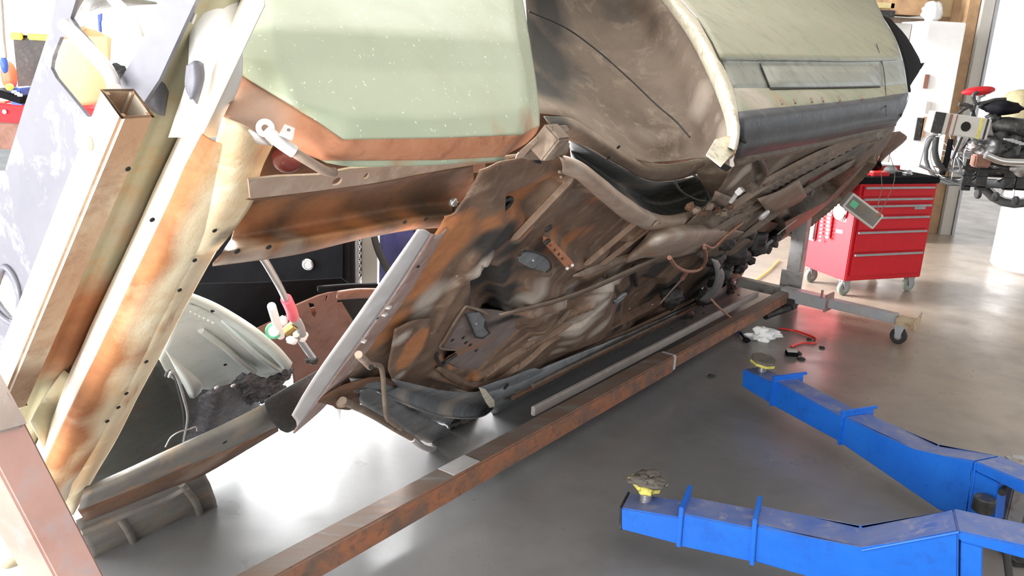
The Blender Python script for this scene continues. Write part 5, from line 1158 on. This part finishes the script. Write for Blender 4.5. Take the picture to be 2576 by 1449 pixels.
for k, (a, b, m_, lb) in enumerate([(.06, .1, darkmech, 'dark oily part at the left front of the chest top'), (.28, .3, black_p, 'black tool part behind the polisher on the chest'), (.44, .04, steel, 'small steel part at the front edge of the chest top')]):
    tag(blob('loose_part', m_, None, on_top(a, b) + Z * .02, .035, .025, .02, cx_, cy_, Z, .4), lb, 'part')
# grey box light dangling from the tail on wires, in front of the chest
hb = thing('dangling_lamp_box', 'grey rectangular metal box hanging by wires in front of the red chest', 'box', P((2165, 522, 4.9, 'Y')))
pa_, pb_ = P((2128, 500, 4.9, 'Y')), P((2205, 558, 4.9, 'Y')); dx_ = (pb_ - pa_).normalized(); dn_ = dx_.cross(YW).normalized()
box('box_shell', cab_grey, hb, (pa_ + pb_) / 2, (pb_ - pa_).length / 2, .03, .048, dx_, YW, dn_, .004)
box('box_face', gdirty, hb, (pa_ + pb_) / 2 - YW * .031, (pb_ - pa_).length / 2 - .012, .001, .036, dx_, YW, dn_, 0)
box('teal_label', green_p, hb, pa_ * .8 + pb_ * .2 - YW * .0325, .022, .001, .018, dx_, YW, dn_, 0)
blob('terminal', copper, hb, P((2208, 540, 4.88, 'Y')), .02, .015, .02, rough=.4)
for a in ([(2208, 538), (2210, 510), (2218, 470), (2216, 430)], [(2212, 540), (2232, 500), (2248, 460), (2250, 430), (2240, 395)]):
    tube('wire', dusty, hb, [P((x, y, 4.88, 'Y')) for x, y in a], .0022)

# ------------------------------------------------------------------ things on the floor
rg = tag(blob('rag', cloth_w, None, P((1922, 842, .03, 'h')), .075, .05, .04, rough=.7, sc=5, sub=4), 'crumpled white rag on the floor beyond the rusty beam', 'rag')
sd_ = thing('screwdriver', 'black screwdriver with a steel ferrule lying on the floor by the rusty beam', 'screwdriver', P((1860, 828, 0, 'h')))
p0, p1, p2 = P((1848, 814, .02, 'h')), P((1862, 838, .02, 'h')), P((1878, 856, .015, 'h'))
tube('handle', navy, sd_, [p0, p0.lerp(p1, .6), p1], .013); tube('ferrule', chrome, sd_, [p0 - (p1 - p0) * .12, p0], .012); tube('shaft', black_p, sd_, [p1, p2], .006); blob('grip_end', black_p, sd_, p2, .022, .018, .014, rough=.3)
tag(tube('red_strap', red_lens, None, [P((x, y, .008, 'h')) for x, y in ((1960, 826), (2000, 832), (2030, 842), (2052, 852), (2048, 864), (2020, 862), (1990, 872))], .006), 'thin red hose curled on the floor right of the white rag', 'hose')
bx = thing('switch_block', 'small grey and black block on the floor at the end of the red hose', 'block', P((1992, 886, 0, 'h')))
box('block_body', black_p, bx, P((1992, 888, .014, 'h')), .032, .024, .014, bev=.003); box('block_top', cab_grey, bx, P((1992, 882, .032, 'h')), .028, .02, .004, bev=.001)
for (x, y, s, lb) in ((1790, 946, .02, 'dark oval washer on the floor left of the far lift arm'), (2016, 902, .022, 'dark torn scrap on the floor beside the switch block'), (2068, 874, .016, 'small dark chip on the floor right of the red hose'), (2036, 853, .014, 'small dark bit lying inside the curl of the red hose'), (2006, 888, .026, 'black lump behind the switch block on the floor')):
    tag(blob('floor_scrap', black_r, None, P((x, y, .006, 'h')), s, s * .8, .007, rough=.5), lb, 'scrap')
tag(tube('extension_cord', cordy, None, [P((1900, 706, .01, 'h')), P((1935, 680, .01, 'h')), P((1960, 655, .01, 'h'))], .006), 'thin yellow cord on the floor behind the far rotisserie post', 'cord')
for i in range(34):
    x = random.uniform(1450, 2300); y = random.uniform(830, 1180)
# white bin at the right edge
bn_ = thing('white_bin', 'tall white plastic bin cut off by the right edge of the picture', 'bin', P((2580, 690, 0, 'h')))
bc = P((2580, 690, 0, 'h')) + Vector((.12, .22, 0))
disc('bin_shell', white_p, bn_, bc + Z * .38, Z, .27, .76, 40, .02)
disc('bin_rim', white_p, bn_, bc + Z * .77, Z, .285, .05, 40, .01)
blob('liner_knot', cloth_w, bn_, bc + Vector((-.2, -.16, .80)), .07, .06, .05, rough=.4)

# ------------------------------------------------------------------ background, right
YB = 7.6
def bxy(name, mat, par, x0, y0, x1, y1, Y, dp, bev=.004):
    """box standing at distance Y that spans two opposite corners"""
    a, b = P((x0, y0, Y, 'Y')), P((x1, y1, Y, 'Y'))
    return box(name, mat, par, ((a.x + b.x) / 2, Y + dp / 2, (a.z + b.z) / 2), abs(a.x - b.x) / 2, dp / 2, abs(a.z - b.z) / 2, bev=bev)
fr = thing('tall_cabinet', 'tall white cabinet with a grey side and small magnets standing by the doorway', 'cabinet', Vector((3.75, 8.2, 0)))
fa = P((2338, 52, 8.0, 'Y')); fb = P((2432, 60, 8.0, 'Y'))
fx0, fx1, fz = fa.x + .0, fb.x, fa.z
box('cabinet_shell', white_p, fr, ((fx0 + fx1) / 2, 8.0 + .3, fz / 2 + .02), (fx1 - fx0) / 2, .30, fz / 2 - .02, bev=.008)
box('cabinet_side', side_grey, fr, (fx0 - .20, 8.45, fz / 2 + .0), .195, .12, fz / 2 - .02, bev=.006)
for (x, y, w_, h_, m_) in ((2330, 205, .02, .06, redprimer), (2312, 325, .03, .10, darkmech), (2324, 320, .02, .09, wood_m), (2334, 270, .02, .05, cab_grey)):
    q = P((x, y, 7.99, 'Y')); box('magnet_card', m_, fr, q, w_, .006, h_, bev=.001)
bh = thing('wooden_shelf', 'wooden shelf unit with pale boards at the top behind the car roof', 'shelf', Vector((2.9, 9, 1.9)))
YC = 8.8
bxy('shelf_board', wood_pale, bh, 1900, -12, 2250, 22, YC, .4); bxy('shelf_board', wood_pale, bh, 2000, 8, 2180, 30, YC - .1, .05); bxy('crate', wood_m, bh, 2248, -30, 2328, 40, YC, .4); bxy('shelf_leg', dusty, bh, 2190, 40, 2325, 95, YC + .1, .3); bxy('dark_gap', darkmech, bh, 2170, 22, 2250, 44, YC - .01, .02)
cbx = thing('cardboard_box', 'brown cardboard box on top of the white cabinet', 'box', Vector((4.2, 8.6, 2.0)))
bxy('carton', kraft, cbx, 2372, -40, 2420, 45, 9.0, .3); bxy('carton_flap', wood_m, cbx, 2408, -40, 2440, 62, 8.98, .3)
tag(blob('plastic_bag', cloth_w, None, P((2345, 30, 8.6, 'Y')), .09, .08, .1, rough=.3), 'white plastic bag on the cabinet below the cardboard box', 'bag')
# bicycle with a red saddle
def M_(x, y, Y=6.5): return P((x, y, Y, 'Y'))
st = thing('bicycle', 'bicycle with a red saddle standing on the low cart in front of the bright doorway', 'bicycle', P((2440, 470, 7.2, 'Y')))
sc_ = M_(2462, 229, 7.2)
blob('saddle', red_m, st, sc_, .14, .07, .035, Vector((.97, .2, .12)).normalized(), Vector((-.2, .97, 0)).normalized(), Z, .12)
tube('saddle_spring', steel, st, [sc_ - Z * .03 - XW * .06, sc_ - Z * .055, sc_ - Z * .03 + XW * .06], .007)
tube('seat_post', steel, st, [sc_ - Z * .02, M_(2456, 262, 7.2), M_(2448, 300, 7.2)], .012)
for a in ([(2456, 262), (2425, 275), (2400, 295), (2388, 310)], [(2448, 300), (2436, 350), (2404, 395)], [(2448, 300), (2470, 360), (2480, 395)], [(2436, 350), (2480, 395)], [(2456, 262), (2490, 256), (2515, 262)]):
    tube('frame_tube', darkmech, st, [M_(x, y, 7.2) for x, y in a], .013)
# motorcycle / machine silhouettes
mc = thing('motorcycle', 'dark motorcycle with spoked wheels standing against the bright doorway', 'motorcycle', Vector((4.3, 6.6, 0)))
def wheel(name, c, r, ax, par, tk=.13):
    n = 20; x = ax.orthogonal().normalized(); y = ax.cross(x)
    w_ = tube(name, black_r, par, [c + (x * math.cos(2 * math.pi * k / n) + y * math.sin(2 * math.pi * k / n)) * r for k in range(n)], r * tk, 1, 10, closed=True)
    tube('rim', chrome, w_, [c + (x * math.cos(2 * math.pi * k / n) + y * math.sin(2 * math.pi * k / n)) * r * .86 for k in range(n)], r * .03, 1, 6, closed=True)
    disc('hub', steel, w_, c, ax, r * .14, .08, 12)
    for k in range(14):
        a = 2 * math.pi * k / 14; tube('spoke', chrome, w_, [c, c + (x * math.cos(a) + y * math.sin(a)) * r * .85], .003, 1, 5)
    return w_
wheel('wheel', M_(2404, 388, 7.0), .235, Vector((.75, .66, 0)).normalized(), st, .07)
wheel('wheel', M_(2490, 395, 7.1), .235, Vector((.75, .66, 0)).normalized(), st, .07)
wheel('rear_wheel', M_(2560, 430, 6.9), .26, Vector((.5, 1, 0)).normalized(), mc)
blob('engine', darkmech, mc, M_(2505, 365), .16, .16, .13, rough=.45, sc=4, sub=4)
for i, (x, y, q) in enumerate([(2470, 330, .07), (2490, 350, .06), (2560, 350, .09), (2476, 385, .06), (2530, 392, .08), (2566, 395, .08), (2450, 370, .04), (2498, 300, .05), (2520, 420, .06), (2570, 425, .07)]):
    blob('engine_casting', darkmech if i % 3 else post_m, mc, M_(x, y, 6.45 + .04 * (i % 3)), q, q, q * .8, rough=.5, sc=6)
blob('fuel_tank', darkmech, mc, M_(2545, 320), .22, .14, .07, rough=.2); blob('seat', black_p, mc, M_(2520, 270), .14, .12, .05, rough=.3)
for a in ([(2395, 400), (2420, 340), (2440, 300), (2452, 262)], [(2452, 300), (2440, 268), (2412, 262)], [(2470, 262), (2500, 252), (2530, 250)], [(2440, 340), (2500, 330), (2576, 320)], [(2420, 420), (2480, 430), (2576, 425)], [(2440, 395), (2500, 400), (2576, 398)], [(2455, 262), (2448, 240), (2460, 232)]):
    tube('frame_tube', darkmech, mc, [M_(x, y) for x, y in a], .014)
for k in range(5): box('cylinder_fin', steel, mc, M_(2510 + k * 9, 345 + k * 3) - YW * .15, .035, .01, .006, bev=.002)
tube('exhaust', chrome, mc, [M_(2480, 390, 6.3), (M_(2520, 405, 6.3)), (M_(2576, 408, 6.3))], .028)
box('red_battery_box', redprimer, mc, M_(2450, 400) - YW * .1, .06, .04, .045, bev=.01)
box('engine_block', darkmech, mc, M_(2530, 372, 6.75), .17, .10, .11, bev=.02); box('gearbox', darkmech, mc, M_(2500, 425, 6.75), .2, .1, .05, bev=.02)
tag(blob('khaki_cover', cloth_tan, None, M_(2560, 285, 7.7), .19, .14, .20, rough=.18, sc=3), 'khaki cloth cover over something behind the motorcycle', 'cover')
rd = thing('machine_panel', 'silver and black machine cover panel with a round opening and yellow stripe', 'panel', M_(2400, 310, 6.0))
q0, q1 = M_(2338, 305, 6.0), M_(2480, 325, 6.0); rx = (q1 - q0).normalized(); rz = rx.cross(YW).normalized(); rz = rz if rz.z > 0 else -rz
rc = (q0 + q1) / 2
box('panel_shell', cab_grey, rd, rc, (q1 - q0).length / 2, .05, .07, rx, YW, rz, .006)
for fx, w_, m_ in ((-.80, .18, darkmech), (-.42, .05, redprimer), (-.22, .02, redprimer), (.66, .05, yellow), (.86, .035, darkmech)):
    box('panel_stripe', m_, rd, rc + rx * fx * (q1 - q0).length / 2 - YW * .051, w_ * .2, .002, .068, rx, YW, rz, .0005)
disc('round_opening', black_hole, rd, rc + rx * .03 - YW * .052, YW, .032, .006, 24)
# workbench frame of thin steel behind the chest
fr_ = thing('wire_rack', 'thin steel frame standing behind the red chest', 'rack', M_(2315, 420, 6.4))
tube('rack_tube', steel, fr_, [M_(2312, 416, 6.4), M_(2322, 380, 6.4), M_(2330, 350, 6.4), M_(2345, 340, 6.4), M_(2360, 340, 6.4)], .007)
tube('rack_tube', steel, fr_, [M_(2312, 416, 6.4), M_(2340, 428, 6.4), M_(2360, 436, 6.4)], .010)
tube('rack_hose', black_r, fr_, [M_(2355, 345, 6.4), M_(2352, 380, 6.4), M_(2360, 410, 6.4), M_(2380, 430, 6.4)], .022)
tube('rack_tube', black_p, fr_, [M_(2392, 350, 6.4), M_(2382, 400, 6.4), M_(2370, 440, 6.4)], .02)
# cluttered cart under the motorcycle
ct = thing('parts_cart', 'low dark cart with casters under the motorcycle', 'cart', M_(2500, 470, 6.8))
bxy('cart_deck', darkmech, ct, 2420, 440, 2600, 452, 6.6, .5); bxy('cart_shelf', darkmech, ct, 2425, 468, 2600, 478, 6.6, .5)
for x in (2432, 2470, 2540, 2570): bxy('cart_leg', darkmech, ct, x, 400, x + 8, 480, 6.6, .03, .002)
for x, y in ((2460, 488), (2505, 495), (2555, 505)): disc('cart_caster', black_r, ct, M_(x, y, 6.55), XW, .035, .03, 18, .005)
bxy('cart_side_panel', steel, ct, 2400, 378, 2440, 418, 7.3, .02)
# ------------------------------------------------------------------ background, left: shelf, tote, paper bag
YL = 3.3
def PL(x, y, Y=YL): return P((x, y, Y, 'Y'))
sh = thing('workbench', 'red steel workbench behind the radiator support at the far left', 'workbench', Vector((-2.0, 3.5, 0)))
z_s = PL(30, 258).z
box('bench_top', red_m, sh, (-2.1, 3.55, z_s - .035), .62, .30, .035, bev=.006)
box('bench_mat', orange_p, sh, (-2.25, 3.42, z_s + .004), .35, .16, .004, bev=.001)
box('bench_apron', redprimer, sh, (-2.1, 3.5, z_s - .12), .59, .24, .05, bev=.004)
for x in (-2.6, -1.6): box('bench_leg', black_p, sh, (x, 3.4, (z_s - .17) / 2), .03, .03, (z_s - .17) / 2, bev=.004)
box('lower_shelf', cab_grey, sh, (-2.1, 3.55, z_s - .36), .56, .26, .012, bev=.003)
disc('rail_bolt', steel, sh, PL(12, 281, 3.245), YW, .008, .006, 12)
tt = thing('storage_tote', 'dark storage tote with yellow latches on the red workbench', 'tote', Vector((-1.95, 3.6, z_s)))
a, b = PL(28, 85, 3.45), PL(150, 235, 3.45)
box('tote_body', greyp if False else darkmech, tt, ((a.x + b.x) / 2, 3.62, (a.z + z_s) / 2 + .0), abs(a.x - b.x) / 2, .17, (a.z - z_s) / 2 - .0, bev=.012)
box('tote_lid', cab_grey, tt, ((a.x + b.x) / 2, 3.62, a.z + .012), abs(a.x - b.x) / 2 + .012, .185, .014, bev=.008)
box('latch', yellow_p, tt, PL(42, 91, 3.44), .022, .008, .013, bev=.004); box('latch', yellow_p, tt, PL(100, 94, 3.44), .045, .008, .011, bev=.005)
pbg = thing('paper_bag', 'brown kraft paper bag seen through the radiator support cut-out', 'paper bag', PL(200, 262, 3.3))
surf('bag_front', kraft, pbg, [[PL(150, 100, 3.3), PL(200, 92, 3.27), PL(275, 88, 3.3)], [PL(138, 180, 3.27), PL(205, 178, 3.24), PL(278, 175, 3.28)], [PL(130, 262, 3.3), PL(205, 264, 3.27), PL(270, 260, 3.3)]], 6, 8, .002, wob=.012, wscale=7)
surf('bag_side', kraft, pbg, [[PL(150, 100, 3.3), PL(190, 70, 3.42), PL(215, 60, 3.5)], [PL(130, 262, 3.3), PL(150, 250, 3.42), PL(170, 240, 3.5)]], 5, 5, .002, wob=.008)
surf('bag_back', kraft, pbg, [[PL(190, 60, 3.5), PL(240, 75, 3.5), PL(280, 95, 3.5)], [PL(170, 240, 3.5), PL(220, 240, 3.5), PL(280, 240, 3.5)]], 5, 5, .002, wob=.008)
tag(blob('orange_bottle', orange_p, None, PL(22, 190, 3.25), .028, .025, .055, rough=.08), 'orange red plastic bottle on the red bench at the left edge', 'bottle')
wt = thing('wire_tester', 'black tester with white keys lying on the bench below the tote', 'tester', PL(35, 240, 3.2))
box('tester_body', black_p, wt, PL(40, 240, 3.2) + Z * .0, .055, .05, .014, Vector((.95, -.1, -.2)).normalized(), Vector((.1, .99, 0)).normalized(), Vector((.2, 0, .97)).normalized(), .004)
for k in range(3): box('tester_key', white_p, wt, PL(36 + k * 7, 231 + k * 4, 3.15), .008, .004, .005, bev=.001)
disc('tester_dial', yellow_p, wt, PL(24, 219, 3.15), YW, .012, .02, 18, .003)
tag(box('blue_case', bluep, None, PL(62, 240, 3.22), .022, .06, .03, bev=.004), 'small blue case on the bench against the primer panel', 'case')
bp = thing('hanging_blue_hose', 'blue air hose with a dark blue coupling hanging at the left edge', 'hose', PL(8, 120, 3.1))
tube('hose', steel, bp, [PL(-6, -60, 3.1), PL(2, 20, 3.1), PL(6, 90, 3.1), PL(12, 145, 3.1)], .010); blob('coupling', bluep, bp, PL(11, 162, 3.1), .013, .013, .03, rough=.1)
tag(tube('blue_shop_pole', bluep, None, [PL(253, 20, 4.0), PL(253, 55, 4.0), PL(252, 75, 4.0), Vector((PL(252, 75, 4.0).x, 4.0, 0.0))], .008), 'thin blue pole seen through the upper cut-out', 'pole')
# black case and posts seen through the engine bay
YE = 3.6
def PE(x, y, Y=YE): return P((x, y, Y, 'Y'))
bc_ = thing('black_case', 'large black case with a round chrome lock behind the engine bay', 'case', PE(680, 740))
a, b = PE(420, 560), PE(872, 760)
box('case_shell', black_p, bc_, ((a.x + b.x) / 2, YE + .25, (a.z + b.z) / 2), (b.x - a.x) / 2, .24, abs(a.z - b.z) / 2, bev=.02)
disc('lock_ring', chrome, bc_, PE(774, 665, 3.6), YW, .026, .02, 24, .004); disc('lock_core', steel, bc_, PE(776, 667, 3.58), YW, .019, .012, 20, .004)
for lx in (a.x + .05, b.x - .05):
    for ly in (YE + .05, YE + .45): box('case_leg', darkmech, bc_, (lx, ly, b.z / 2), .015, .015, b.z / 2, bev=.002)
tag(box('blue_post', bluep, None, PE(880, 640, 4.18), .024, .03, .5), 'blue post just right of the black case', 'post')
cp = thing('chrome_post', 'upright chrome post with a chain hanging beside it', 'post', PE(898, 800, 3.7))
tube('post', steel, cp, [PE(896, 540, 3.7), PE(898, 800, 3.7)], .011)
for k in range(16):
    q = PE(905, 605 + k * 8, 3.68); disc('chain_link', steel, cp, q, XW if k % 2 else YW, .008, .003, 10, inner=.004)
tag(box('grey_board', cab_grey, None, PE(930, 640, 3.9), .035, .01, .35, bev=.003), 'pale grey upright board between the chrome post and the curved hose', 'board')
tag(tube('curved_hose', black_r, None, [PE(935, 560, 3.8), PE(945, 610, 3.8), PE(960, 650, 3.8), PE(980, 690, 3.8)], .016), 'glossy black hose curving down behind the bare steel strap', 'hose')
tag(box('navy_bin', navy, None, PE(1010, 620, 4.1), .09, .12, .32, bev=.02), 'dark navy bin behind the bare steel strap', 'bin')
# torch hung through the opening
tv = thing('torch_valve', 'steel rod with a pink sleeve and a white and green valve hanging in the opening', 'torch', P((705, 700, -.02)))
Pz = -.10
tube('rod', steel, tv, [P((650, 640, Pz)), P((665, 655, Pz)), P((700, 715, Pz)), P((722, 760, Pz))], .009)
tube('pink_sleeve', pink_p, tv, [P((720, 752, Pz)), P((732, 778, Pz)), P((738, 798, Pz))], .015)
tube('lower_rod', steel, tv, [P((745, 840, Pz)), P((765, 870, Pz)), P((788, 902, Pz))], .010)
tube('grey_elbow', greyp, tv, [P((735, 798, Pz)), P((752, 815, Pz)), P((760, 840, Pz))], .012)
disc('brass_collar', brass, tv, P((728, 828, Pz)), P((760, 800, Pz)) - P((700, 850, Pz)), .014, .035, 20, .003)
blob('white_knob', white_p, tv, P((758, 846, Pz)), .018, .013, .016, rough=.25); blob('white_knob', white_p, tv, P((735, 856, Pz)), .016, .012, .012, rough=.3); blob('white_knob', white_p, tv, P((712, 808, Pz)), .012, .012, .014, rough=.2)
tube('white_lever', white_p, tv, [P((683, 770, Pz - .01)), P((692, 800, Pz - .01)), P((706, 845, Pz - .01))], .011)
disc('green_handwheel', green_p, tv, P((688, 832, Pz)), (P((688, 832, Pz)) - EYEV) + Vector((.8, 0, 0)), .022, .012, 24, .003); disc('handwheel_face', white_p, tv, P((689, 833, Pz - .012)), (P((688, 832, Pz)) - EYEV) + Vector((.8, 0, 0)), .014, .006, 20)
blob('rod_clamp', darkmech, tv, P((785, 906, Pz)), .02, .014, .012, rough=.4)
